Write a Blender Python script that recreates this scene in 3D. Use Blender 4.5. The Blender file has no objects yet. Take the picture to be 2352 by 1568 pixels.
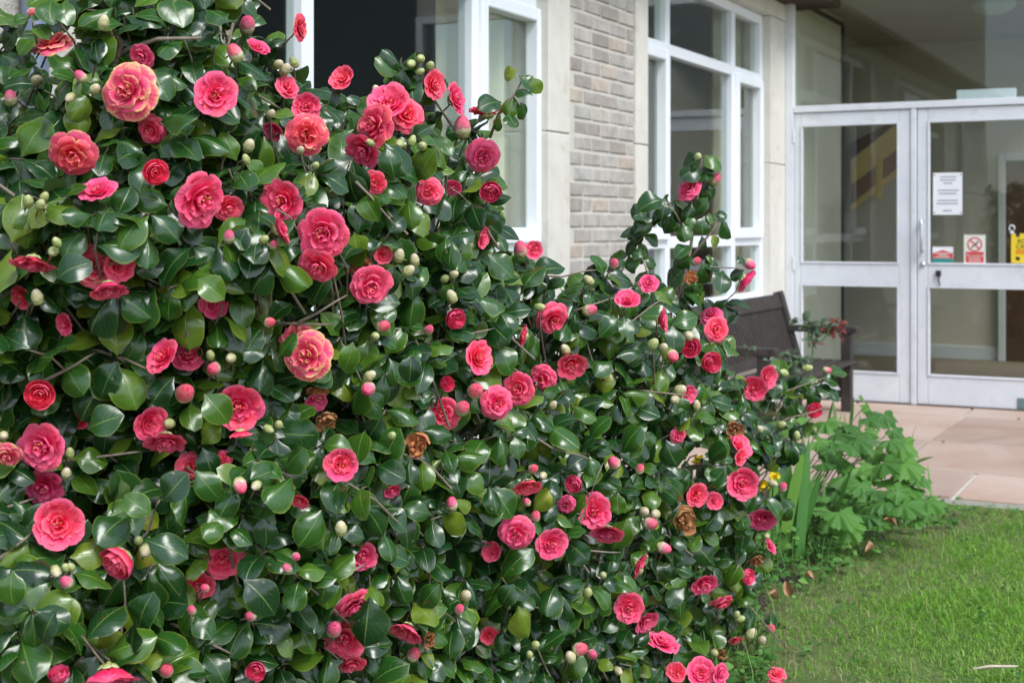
import bpy, bmesh, math, random
import numpy as np
from mathutils import Vector, Matrix

random.seed(11)
rng = np.random.default_rng(11)
scn = bpy.context.scene
COL = scn.collection
R = math.radians

# ------------------------------------------------------------------ camera
CAM_H = 1.24
FPX = 3166.0            # focal length in units of a 2352 px wide picture
HX, HY = 1176.0, 524.0  # principal column / horizon row of that picture
cam = bpy.data.cameras.new('camera')
cam.sensor_width = 36.0
cam.lens = 36.0 * FPX / 2352.0
cam.shift_y = -(784.0 - HY) / 2352.0
cam.clip_start = 0.05
cam.clip_end = 500
cam.dof.use_dof = True
cam.dof.focus_distance = 2.95
cam.dof.aperture_fstop = 6.3
cam_o = bpy.data.objects.new('camera', cam)
cam_o.location = (0, 0, CAM_H)
cam_o.rotation_euler = (R(90), 0, 0)
COL.objects.link(cam_o)
scn.camera = cam_o

# ------------------------------------------------------------------ world, sun, exposure
SUN_EL, SUN_AZ = 52.0, 146.0      # azimuth clockwise from +Y (right of and behind the camera)
w = bpy.data.worlds.new('World')
scn.world = w
w.use_nodes = True
nt = w.node_tree
nt.nodes.clear()
sky = nt.nodes.new('ShaderNodeTexSky')
sky.sky_type = 'NISHITA'
sky.sun_disc = False
sky.sun_elevation = R(SUN_EL)
sky.sun_rotation = R(SUN_AZ)
sky.air_density = 1.0
sky.dust_density = 1.0
sky.ozone_density = 2.0
hs = nt.nodes.new('ShaderNodeHueSaturation')
hs.inputs['Saturation'].default_value = 0.62
bg = nt.nodes.new('ShaderNodeBackground')
bg.inputs['Strength'].default_value = 0.13
wo = nt.nodes.new('ShaderNodeOutputWorld')
nt.links.new(sky.outputs[0], hs.inputs['Color'])
nt.links.new(hs.outputs[0], bg.inputs['Color'])
nt.links.new(bg.outputs[0], wo.inputs['Surface'])
sl = bpy.data.lights.new('sun', 'SUN')
sl.energy = 1.5
sl.angle = R(26)
sl.color = (1.0, 0.99, 0.97)
so = bpy.data.objects.new('sun', sl)
so.rotation_euler = (R(90 - SUN_EL), 0, R(180 - SUN_AZ))
COL.objects.link(so)
scn.view_settings.view_transform = 'Standard'
scn.view_settings.look = 'None'
scn.view_settings.exposure = 1.12
scn.view_settings.gamma = 1.0
scn.view_settings.use_curve_mapping = False
try:
    scn.cycles.transparent_max_bounces = 12
    scn.cycles.max_bounces = 6
    scn.cycles.diffuse_bounces = 3
    scn.cycles.glossy_bounces = 3
except Exception:
    pass

# ------------------------------------------------------------------ frames of reference
CX, CY = 2.005, 10.13                    # inner corner of the building
TH = math.atan(1631.0 / FPX)             # wall runs at this angle from the view axis
AX = Vector((math.cos(TH), -math.sin(TH), 0))   # out of the window wall, along the doors
BX = Vector((-math.sin(TH), -math.cos(TH), 0))  # along the window wall, out of the doors


def P(x, y, d):
    return Vector(((x - HX) / FPX * d, d, CAM_H - (y - HY) / FPX * d))


def G(x, y, z=0.0):
    d = (CAM_H - z) * FPX / (y - HY)
    return P(x, y, d)


def AB(a, b, z=0.0):
    return Vector((CX, CY, 0)) + AX * a + BX * b + Vector((0, 0, z))


def toab(v):
    q = Vector((v[0] - CX, v[1] - CY, 0))
    return q.dot(AX), q.dot(BX)


# ------------------------------------------------------------------ materials
def new_mat(name):
    m = bpy.data.materials.new(name)
    m.use_nodes = True
    t = m.node_tree
    t.nodes.clear()
    out = t.nodes.new('ShaderNodeOutputMaterial')
    b = t.nodes.new('ShaderNodeBsdfPrincipled')
    t.links.new(b.outputs[0], out.inputs['Surface'])
    return m, t, b, out


def nd(t, typ, **kw):
    n = t.nodes.new(typ)
    for k, v in kw.items():
        setattr(n, k, v)
    return n


def ramp(t, fac, stops, interp='LINEAR'):
    r = t.nodes.new('ShaderNodeValToRGB')
    r.color_ramp.interpolation = interp
    e = r.color_ramp.elements
    while len(e) < len(stops):
        e.new(0.5)
    for el, (p, c) in zip(e, stops):
        el.position = p
        el.color = (c[0], c[1], c[2], 1)
    t.links.new(fac, r.inputs['Fac'])
    return r.outputs['Color']


def math_n(t, op, a, b=None, c=None):
    n = t.nodes.new('ShaderNodeMath')
    n.operation = op
    for i, v in enumerate((a, b, c)):
        if v is None:
            continue
        if isinstance(v, (int, float)):
            n.inputs[i].default_value = v
        else:
            t.links.new(v, n.inputs[i])
    return n.outputs[0]


def mixc(t, fac, a, b, mode='MIX'):
    n = t.nodes.new('ShaderNodeMix')
    n.data_type = 'RGBA'
    n.blend_type = mode
    for sock, v in ((n.inputs['Factor'], fac), (n.inputs['A'], a), (n.inputs['B'], b)):
        if isinstance(v, (int, float)):
            sock.default_value = v
        elif isinstance(v, tuple):
            sock.default_value = (v[0], v[1], v[2], 1)
        else:
            t.links.new(v, sock)
    return n.outputs['Result']


def noise(t, scale, detail=4, rough=0.6, coord=None, dist=0.0):
    n = t.nodes.new('ShaderNodeTexNoise')
    n.inputs['Scale'].default_value = scale
    n.inputs['Detail'].default_value = detail
    n.inputs['Roughness'].default_value = rough
    n.inputs['Distortion'].default_value = dist
    if coord is not None:
        t.links.new(coord, n.inputs['Vector'])
    return n


def bump(t, b, h, strength=0.3, dist=0.01):
    n = t.nodes.new('ShaderNodeBump')
    n.inputs['Strength'].default_value = strength
    n.inputs['Distance'].default_value = dist
    t.links.new(h, n.inputs['Height'])
    t.links.new(n.outputs[0], b.inputs['Normal'])


def objcoord(t):
    return t.nodes.new('ShaderNodeTexCoord').outputs['Object']


def surf(name, c1, c2, scale=6, rough=0.7, bs=0.2, bd=0.004, c3=None, sc2=None, var=0.0, spec=0.5):
    """Two-tone noisy surface with fine relief; var = colour change from piece to piece."""
    m, t, b, out = new_mat(name)
    oc = objcoord(t)
    n1 = noise(t, scale, 6, 0.65, oc)
    col = ramp(t, n1.outputs['Fac'], [(0.3, c1), (0.7, c2)])
    if c3 is not None:
        n2 = noise(t, sc2 or scale * 4, 5, 0.7, oc)
        f = ramp(t, n2.outputs['Fac'], [(0.55, (0, 0, 0)), (0.7, (1, 1, 1))])
        col = mixc(t, f, col, c3)
    if var:
        oi = t.nodes.new('ShaderNodeObjectInfo')
        v = math_n(t, 'MULTIPLY_ADD', oi.outputs['Random'], 2 * var, 1 - var)
        h = t.nodes.new('ShaderNodeHueSaturation')
        t.links.new(v, h.inputs['Value'])
        t.links.new(col, h.inputs['Color'])
        col = h.outputs[0]
    t.links.new(col, b.inputs['Base Color'])
    b.inputs['Roughness'].default_value = rough
    b.inputs['Specular IOR Level'].default_value = spec
    n3 = noise(t, scale * 8, 6, 0.7, oc)
    bump(t, b, n3.outputs['Fac'], bs, bd)
    return m


M = {}
M['upvc'] = surf('white_upvc', (0.76, 0.80, 0.85), (0.81, 0.85, 0.89), 3, 0.35, 0.02, 0.001)
M['paint'] = surf('white_gloss_paint', (0.60, 0.63, 0.68), (0.70, 0.72, 0.75), 4, 0.4, 0.08, 0.001,
                  c3=(0.57, 0.59, 0.62), sc2=9)
M['stone'] = surf('dressed_stone', (0.56, 0.54, 0.48), (0.65, 0.63, 0.57), 5, 0.85, 0.25, 0.003,
                  c3=(0.50, 0.47, 0.40), sc2=7)
M['mortar'] = surf('mortar', (0.47, 0.45, 0.40), (0.56, 0.54, 0.49), 12, 0.95, 0.5, 0.004)
M['rubble'] = surf('pale_stone', (0.46, 0.44, 0.39), (0.66, 0.63, 0.57), 9, 0.9, 0.8, 0.01, c3=(0.33, 0.32, 0.25), var=0.12)
M['darkwall'] = surf('dark_reflection_wall', (0.025, 0.032, 0.038), (0.05, 0.06, 0.068), 6, 0.7)  # invented dark facing for the unseen wing, keeps window reflections dark
M['soffit'] = surf('dark_soffit', (0.05, 0.03, 0.02), (0.09, 0.055, 0.035), 8, 0.8)
M['bench'] = surf('weathered_dark_wood', (0.020, 0.015, 0.013), (0.048, 0.038, 0.034), 14, 0.62, 0.4, 0.002)
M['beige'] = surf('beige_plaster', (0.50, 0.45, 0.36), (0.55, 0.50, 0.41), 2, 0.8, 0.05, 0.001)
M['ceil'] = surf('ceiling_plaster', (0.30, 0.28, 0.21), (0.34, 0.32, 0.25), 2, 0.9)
M['carpet'] = surf('carpet', (0.14, 0.11, 0.07), (0.19, 0.15, 0.10), 40, 0.95, 0.4, 0.003)
M['skirt'] = surf('grey_skirting_paint', (0.55, 0.57, 0.56), (0.60, 0.62, 0.61), 3, 0.5)
M['brownwood'] = surf('brown_door_wood', (0.06, 0.025, 0.012), (0.10, 0.045, 0.02), 10, 0.4)
M['stairdark'] = surf('stair_dark_board', (0.06, 0.03, 0.022), (0.085, 0.04, 0.03), 8, 0.5)
M['stairbrown'] = surf('stair_brown_board', (0.20, 0.085, 0.035), (0.25, 0.11, 0.05), 8, 0.5)
M['stairyellow'] = surf('stair_yellow_board', (0.74, 0.50, 0.17), (0.80, 0.56, 0.20), 5, 0.5)
M['curtain'] = surf('curtain_cloth', (0.52, 0.47, 0.34), (0.60, 0.55, 0.42), 3, 0.9, 0.1, 0.002)
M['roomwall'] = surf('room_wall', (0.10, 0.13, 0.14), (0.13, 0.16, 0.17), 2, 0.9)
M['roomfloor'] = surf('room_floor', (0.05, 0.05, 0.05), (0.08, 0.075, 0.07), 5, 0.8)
M['black'] = surf('black_plastic', (0.012, 0.012, 0.013), (0.02, 0.02, 0.021), 8, 0.45)
M['pipe'] = surf('slate_blue_pipe', (0.10, 0.13, 0.19), (0.15, 0.19, 0.26), 5, 0.25, 0.08, 0.001)
M['paper'] = surf('white_paper', (0.74, 0.76, 0.80), (0.78, 0.80, 0.83), 5, 0.7)
M['ink'] = surf('grey_ink', (0.25, 0.27, 0.33), (0.30, 0.32, 0.38), 60, 0.8)
M['red'] = surf('sign_red', (0.55, 0.03, 0.04), (0.60, 0.04, 0.05), 9, 0.5)
M['teal'] = surf('sign_teal', (0.0, 0.22, 0.22), (0.0, 0.25, 0.25), 9, 0.5)
M['yellow'] = surf('sign_yellow', (0.75, 0.55, 0.02), (0.80, 0.60, 0.03), 9, 0.5)
M['orange'] = surf('sign_orange', (0.70, 0.18, 0.01), (0.74, 0.2, 0.01), 9, 0.5)
M['palesign'] = surf('sign_cream', (0.66, 0.66, 0.60), (0.70, 0.70, 0.64), 9, 0.5)
M['brass'] = surf('brass_yellow', (0.62, 0.42, 0.03), (0.68, 0.48, 0.05), 9, 0.4)
M['lampglass'] = surf('opal_lamp_glass', (0.40, 0.46, 0.42), (0.45, 0.5, 0.46), 4, 0.3)
M['rubber'] = surf('grey_green_plate', (0.10, 0.17, 0.17), (0.13, 0.2, 0.2), 8, 0.5)
M['bark'] = surf('grey_bark', (0.13, 0.10, 0.075), (0.27, 0.22, 0.17), 40, 0.85, 0.5, 0.002)
M['twigred'] = surf('young_twig', (0.11, 0.05, 0.03), (0.20, 0.13, 0.07), 40, 0.7, 0.3, 0.001)
M['stick'] = surf('pale_stick', (0.40, 0.33, 0.25), (0.55, 0.47, 0.38), 50, 0.8)
M['straw'] = surf('straw', (0.16, 0.12, 0.07), (0.30, 0.24, 0.16), 30, 0.9)
M['deadleaf'] = surf('dry_leaf', (0.30, 0.15, 0.07), (0.48, 0.29, 0.17), 25, 0.8, 0.4, 0.002, var=0.25)
M['daff'] = surf('daffodil_yellow', (0.80, 0.55, 0.01), (0.85, 0.62, 0.02), 20, 0.5)
M['stamen'] = surf('stamen_yellow', (0.80, 0.50, 0.08), (0.85, 0.6, 0.15), 20, 0.6)


def metal():
    m, t, b, o = new_mat('satin_steel')
    b.inputs['Base Color'].default_value = (0.55, 0.56, 0.58, 1)
    b.inputs['Metallic'].default_value = 1
    b.inputs['Roughness'].default_value = 0.35
    return m


M['steel'] = metal()


def brick_mat():
    m, t, b, out = new_mat('grey_brown_brick')
    oc = objcoord(t)
    oi = t.nodes.new('ShaderNodeObjectInfo')
    add = t.nodes.new('ShaderNodeVectorMath')
    add.operation = 'ADD'
    sc = t.nodes.new('ShaderNodeVectorMath')
    sc.operation = 'SCALE'
    sc.inputs[0].default_value = (9, 7, 5)
    t.links.new(oi.outputs['Random'], sc.inputs['Scale'])
    t.links.new(oc, add.inputs[0])
    t.links.new(sc.outputs[0], add.inputs[1])
    n1 = noise(t, 9, 6, 0.7, add.outputs[0])
    col = ramp(t, oi.outputs['Random'], [(0.0, (0.30, 0.27, 0.245)), (0.3, (0.38, 0.35, 0.32)), (0.6, (0.39, 0.375, 0.355)),
                                        (0.88, (0.45, 0.42, 0.38)), (1.0, (0.42, 0.34, 0.28))])
    f = ramp(t, n1.outputs['Fac'], [(0.25, (0.68, 0.68, 0.68)), (0.62, (1.15, 1.14, 1.12))])
    col = mixc(t, 1.0, col, f, 'MULTIPLY')
    n2 = noise(t, 14, 6, 0.75, add.outputs[0], 1.2)
    f2 = ramp(t, n2.outputs['Fac'], [(0.63, (0, 0, 0)), (0.76, (.8, .8, .8))])
    col = mixc(t, f2, col, (0.24, 0.22, 0.21))
    t.links.new(col, b.inputs['Base Color'])
    b.inputs['Roughness'].default_value = 0.92
    n3 = noise(t, 45, 7, 0.75, add.outputs[0])
    bump(t, b, n3.outputs['Fac'], 0.8, 0.006)
    return m


M['brick'] = brick_mat()


def glass_mat():
    m = bpy.data.materials.new('window_glass')
    m.use_nodes = True
    t = m.node_tree
    t.nodes.clear()
    out = t.nodes.new('ShaderNodeOutputMaterial')
    tr = t.nodes.new('ShaderNodeBsdfTransparent')
    tr.inputs['Color'].default_value = (0.93, 0.97, 0.95, 1)
    gl = t.nodes.new('ShaderNodeBsdfGlossy')
    gl.inputs['Roughness'].default_value = 0.02
    geo = t.nodes.new('ShaderNodeNewGeometry')
    ior = math_n(t, 'MULTIPLY_ADD', geo.outputs['Backfacing'], 1 / 1.5 - 1.5, 1.5)
    fr = t.nodes.new('ShaderNodeFresnel')
    t.links.new(ior, fr.inputs['IOR'])
    oc = objcoord(t)
    n = noise(t, 1.6, 2, 0.5, oc)
    bp = t.nodes.new('ShaderNodeBump')
    bp.inputs['Strength'].default_value = 0.05
    bp.inputs['Distance'].default_value = 0.01
    t.links.new(n.outputs['Fac'], bp.inputs['Height'])
    t.links.new(bp.outputs[0], gl.inputs['Normal'])
    mx = t.nodes.new('ShaderNodeMixShader')
    t.links.new(math_n(t, 'MINIMUM', math_n(t, 'MULTIPLY', fr.outputs[0], 1.15), 1.0), mx.inputs[0])
    t.links.new(tr.outputs[0], mx.inputs[1])
    t.links.new(gl.outputs[0], mx.inputs[2])
    t.links.new(mx.outputs[0], out.inputs['Surface'])
    return m


M['glass'] = glass_mat()


def slab_mat():
    m, t, b, out = new_mat('pink_sandstone')
    oc = objcoord(t)
    oi = t.nodes.new('ShaderNodeObjectInfo')
    n1 = noise(t, 1.6, 5, 0.6, oc, 0.6)
    col = ramp(t, n1.outputs['Fac'], [(0.3, (0.35, 0.235, 0.18)), (0.5, (0.41, 0.305, 0.25)), (0.72, (0.44, 0.355, 0.30))])
    v = math_n(t, 'MULTIPLY_ADD', oi.outputs['Random'], 0.3, 0.85)
    h = t.nodes.new('ShaderNodeHueSaturation')
    t.links.new(v, h.inputs['Value'])
    t.links.new(col, h.inputs['Color'])
    n2 = noise(t, 30, 6, 0.8, oc)
    f = ramp(t, n2.outputs['Fac'], [(0.62, (0, 0, 0)), (0.75, (1, 1, 1))])
    col = mixc(t, f, h.outputs[0], (0.22, 0.17, 0.14))
    t.links.new(col, b.inputs['Base Color'])
    b.inputs['Roughness'].default_value = 0.8
    n3 = noise(t, 18, 6, 0.7, oc)
    bump(t, b, n3.outputs['Fac'], 0.35, 0.006)
    return m


M['slab'] = slab_mat()


def translucent(t, b, out, col, amount):
    tl = t.nodes.new('ShaderNodeBsdfTranslucent')
    if isinstance(col, tuple):
        tl.inputs['Color'].default_value = (col[0], col[1], col[2], 1)
    else:
        t.links.new(col, tl.inputs['Color'])
    mx = t.nodes.new('ShaderNodeMixShader')
    mx.inputs[0].default_value = amount
    t.links.new(b.outputs[0], mx.inputs[1])
    t.links.new(tl.outputs[0], mx.inputs[2])
    t.links.new(mx.outputs[0], out.inputs['Surface'])


def rnd_socket(t):
    at = t.nodes.new('ShaderNodeAttribute')
    at.attribute_name = 'lr'
    oi = t.nodes.new('ShaderNodeObjectInfo')
    s = math_n(t, 'ADD', at.outputs['Fac'], oi.outputs['Random'])
    return math_n(t, 'FRACT', s)


def leaf_mat(name, stops, rib, under, rough, spec=0.5, edge=None, vein=0.25, trans=0.12, coat=0.0, spots=False):
    m, t, b, out = new_mat(name)
    uv = t.nodes.new('ShaderNodeUVMap').outputs[0]
    sx = t.nodes.new('ShaderNodeSeparateXYZ')
    t.links.new(uv, sx.inputs[0])
    u, v = sx.outputs[0], sx.outputs[1]
    rnd = rnd_socket(t)
    geo = t.nodes.new('ShaderNodeNewGeometry')
    n1 = noise(t, 26, 2, 0.5, geo.outputs['Position'])
    f0 = math_n(t, 'MULTIPLY_ADD', n1.outputs['Fac'], 0.16, -0.09)
    base = ramp(t, math_n(t, 'ADD', math_n(t, 'MULTIPLY', rnd, 0.965), f0), stops)
    au = math_n(t, 'ABSOLUTE', math_n(t, 'SUBTRACT', u, 0.5))
    # side veins: slanted waves
    ph = math_n(t, 'ADD', math_n(t, 'MULTIPLY', v, 46.0), math_n(t, 'MULTIPLY', au, -38.0))
    wv = math_n(t, 'SINE', ph)
    vf = math_n(t, 'MULTIPLY', math_n(t, 'POWER', math_n(t, 'MAXIMUM', wv, 0.0), 8.0), vein)
    col = mixc(t, vf, base, rib)
    ribf = ramp(t, au, [(0.006, (1, 1, 1)), (0.022, (0, 0, 0))])
    col = mixc(t, math_n(t, 'MULTIPLY', ribf, 0.8), col, rib)
    if edge is not None:
        ef = ramp(t, au, [(0.44, (0, 0, 0)), (0.497, (1, 1, 1))])
        es = ramp(t, rnd, [(0.15, (0.15, 0.15, 0.15)), (0.9, (0.9, 0.9, 0.9))])
        col = mixc(t, math_n(t, 'MULTIPLY', ef, es), col, edge)
    if spots:
        n2 = noise(t, 60, 2, 0.5, geo.outputs['Position'])
        sp = ramp(t, n2.outputs['Fac'], [(0.71, (0, 0, 0)), (0.76, (1, 1, 1))])
        col = mixc(t, math_n(t, 'MULTIPLY', sp, 0.7), col, (0.22, 0.17, 0.10))
    col = mixc(t, geo.outputs['Backfacing'], col, under)
    t.links.new(col, b.inputs['Base Color'])
    rr = math_n(t, 'MULTIPLY_ADD', n1.outputs['Fac'], 0.16, rough - 0.08)
    rr = math_n(t, 'MULTIPLY_ADD', geo.outputs['Backfacing'], 0.3, rr)
    t.links.new(rr, b.inputs['Roughness'])
    b.inputs['Specular IOR Level'].default_value = spec
    b.inputs['Coat Weight'].default_value = coat
    b.inputs['Coat Roughness'].default_value = 0.2
    h = math_n(t, 'ADD', math_n(t, 'MULTIPLY', math_n(t, 'SUBTRACT', 1.0, ribf), 1.0),
               math_n(t, 'ADD', math_n(t, 'MULTIPLY', wv, 0.03), math_n(t, 'MULTIPLY', n1.outputs['Fac'], 2.0)))
    bump(t, b, h, 0.30, 0.0016)
    translucent(t, b, out, mixc(t, 0.5, col, (0.25, 0.45, 0.05)), trans)
    return m


M['leaf'] = leaf_mat('camellia_leaf',
                     [(0.0, (0.005, 0.030, 0.008)), (0.35, (0.009, 0.048, 0.008)), (0.65, (0.020, 0.078, 0.008)),
                      (0.85, (0.055, 0.125, 0.010)), (0.96, (0.13, 0.18, 0.016)), (1.0, (0.36, 0.29, 0.03))],
                     (0.15, 0.24, 0.05), (0.085, 0.15, 0.04), 0.26, 0.60, edge=(0.17, 0.23, 0.03), vein=0.10, trans=0.06, spots=True)
M['anemone'] = leaf_mat('anemone_leaf',
                        [(0.0, (0.032, 0.115, 0.016)), (0.5, (0.058, 0.175, 0.024)), (1.0, (0.10, 0.25, 0.034))],
                        (0.15, 0.30, 0.09), (0.10, 0.20, 0.06), 0.55, 0.35, vein=0.3, trans=0.25)
M['iris'] = leaf_mat('iris_leaf',
                     [(0.0, (0.07, 0.22, 0.05)), (0.6, (0.11, 0.29, 0.06)), (1.0, (0.21, 0.38, 0.05))],
                     (0.15, 0.34, 0.09), (0.09, 0.24, 0.06), 0.5, 0.4, vein=0.0, trans=0.25)
M['weed'] = leaf_mat('weed_leaf',
                     [(0.0, (0.035, 0.12, 0.02)), (0.6, (0.075, 0.20, 0.035)), (1.0, (0.15, 0.30, 0.05))],
                     (0.16, 0.30, 0.08), (0.10, 0.20, 0.06), 0.55, 0.4, vein=0.15, trans=0.2)
M['grass'] = leaf_mat('lawn_grass',
                      [(0.0, (0.09, 0.27, 0.015)), (0.5, (0.21, 0.47, 0.04)), (0.85, (0.37, 0.60, 0.12)), (1.0, (0.56, 0.56, 0.28))],
                      (0.2, 0.38, 0.05), (0.17, 0.36, 0.05), 0.55, 0.3, vein=0.0, trans=0.42)
M['roseleaf'] = leaf_mat('rose_leaf',
                         [(0.0, (0.045, 0.075, 0.045)), (1.0, (0.10, 0.15, 0.09))],
                         (0.14, 0.19, 0.11), (0.11, 0.14, 0.10), 0.5, 0.4, vein=0.15, trans=0.15)
M['rosered'] = leaf_mat('rose_red_leaf',
                        [(0.0, (0.12, 0.012, 0.016)), (1.0, (0.24, 0.03, 0.035))],
                        (0.25, 0.06, 0.05), (0.14, 0.03, 0.035), 0.45, 0.4, vein=0.15, trans=0.2)


def petal_mat(name, c_in, c_mid, c_tip, edge=None, edge_lo=0.72, rough=0.5):
    m, t, b, out = new_mat(name)
    uv = t.nodes.new('ShaderNodeUVMap').outputs[0]
    sx = t.nodes.new('ShaderNodeSeparateXYZ')
    t.links.new(uv, sx.inputs[0])
    u, v = sx.outputs[0], sx.outputs[1]
    oi = t.nodes.new('ShaderNodeObjectInfo')
    oc = objcoord(t)
    n1 = noise(t, 4.5, 4, 0.6, oc, 0.4)
    vv = math_n(t, 'ADD', v, math_n(t, 'MULTIPLY_ADD', n1.outputs['Fac'], 0.5, -0.25))
    col = ramp(t, vv, [(0.05, c_in), (0.5, c_mid), (1.0, c_tip)])
    if edge is not None:
        au = math_n(t, 'ABSOLUTE', math_n(t, 'SUBTRACT', u, 0.5))
        rim = math_n(t, 'MAXIMUM', v, math_n(t, 'MULTIPLY', au, 1.9))
        rim = math_n(t, 'ADD', rim, math_n(t, 'MULTIPLY_ADD', n1.outputs['Fac'], 0.7, -0.35))
        f = ramp(t, rim, [(edge_lo, (0, 0, 0)), (edge_lo + 0.22, (1, 1, 1))])
        col = mixc(t, f, col, edge)
    hsn = t.nodes.new('ShaderNodeHueSaturation')
    t.links.new(col, hsn.inputs['Color'])
    t.links.new(math_n(t, 'MULTIPLY_ADD', oi.outputs['Random'], 0.018, 0.487), hsn.inputs['Hue'])
    t.links.new(math_n(t, 'MULTIPLY_ADD', oi.outputs['Random'], 0.16, 0.97), hsn.inputs['Value'])
    col = hsn.outputs[0]
    t.links.new(col, b.inputs['Base Color'])
    b.inputs['Roughness'].default_value = rough
    b.inputs['Specular IOR Level'].default_value = 0.2
    fine = math_n(t, 'SINE', math_n(t, 'MULTIPLY', u, 60.0))
    bump(t, b, math_n(t, 'ADD', math_n(t, 'MULTIPLY', fine, 0.03), n1.outputs['Fac']), 0.2, 0.03)
    translucent(t, b, out, col, 0.22)
    return m


M['petal'] = petal_mat('pink_petal', (0.66, 0.008, 0.045), (0.88, 0.030, 0.110), (0.94, 0.165, 0.27))
M['petaly'] = petal_mat('pink_petal_fading_edge', (0.66, 0.012, 0.05), (0.86, 0.045, 0.12), (0.90, 0.16, 0.24),
                        edge=(0.88, 0.50, 0.24), edge_lo=0.82)
M['petalb'] = petal_mat('withered_petal', (0.45, 0.08, 0.05), (0.45, 0.17, 0.07), (0.52, 0.25, 0.11),
                        edge=(0.50, 0.22, 0.09), edge_lo=0.35, rough=0.7)
M['petald'] = petal_mat('dead_brown_petal', (0.16, 0.06, 0.03), (0.34, 0.15, 0.06), (0.46, 0.23, 0.10), rough=0.75)
M['calyx'] = petal_mat('green_sepal', (0.20, 0.28, 0.06), (0.36, 0.43, 0.14), (0.58, 0.60, 0.32))
M['budpink'] = petal_mat('bud_pink_petal', (0.84, 0.50, 0.47), (0.86, 0.30, 0.34), (0.82, 0.07, 0.15))
M['budcream'] = petal_mat('bud_cream_scale', (0.24, 0.29, 0.07), (0.48, 0.48, 0.20), (0.72, 0.62, 0.48))


def soil_mat():
    m, t, b, out = new_mat('garden_soil')
    oc = objcoord(t)
    n1 = noise(t, 7, 8, 0.75, oc)
    n2 = noise(t, 60, 6, 0.8, oc)
    col = ramp(t, n1.outputs['Fac'], [(0.3, (0.05, 0.037, 0.027)), (0.55, (0.12, 0.092, 0.068)), (0.75, (0.20, 0.165, 0.125))])
    f = ramp(t, n2.outputs['Fac'], [(0.5, (0.6, 0.6, 0.6)), (0.75, (1.5, 1.45, 1.35))])
    col = mixc(t, 1.0, col, f, 'MULTIPLY')
    t.links.new(col, b.inputs['Base Color'])
    b.inputs['Roughness'].default_value = 0.95
    bump(t, b, n2.outputs['Fac'], 1.0, 0.03)
    return m


M['soil'] = soil_mat()
M['turf'] = surf('turf', (0.085, 0.135, 0.03), (0.14, 0.185, 0.05), 5, 0.95, 0.8, 0.02, c3=(0.13, 0.115, 0.06), sc2=22)


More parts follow.
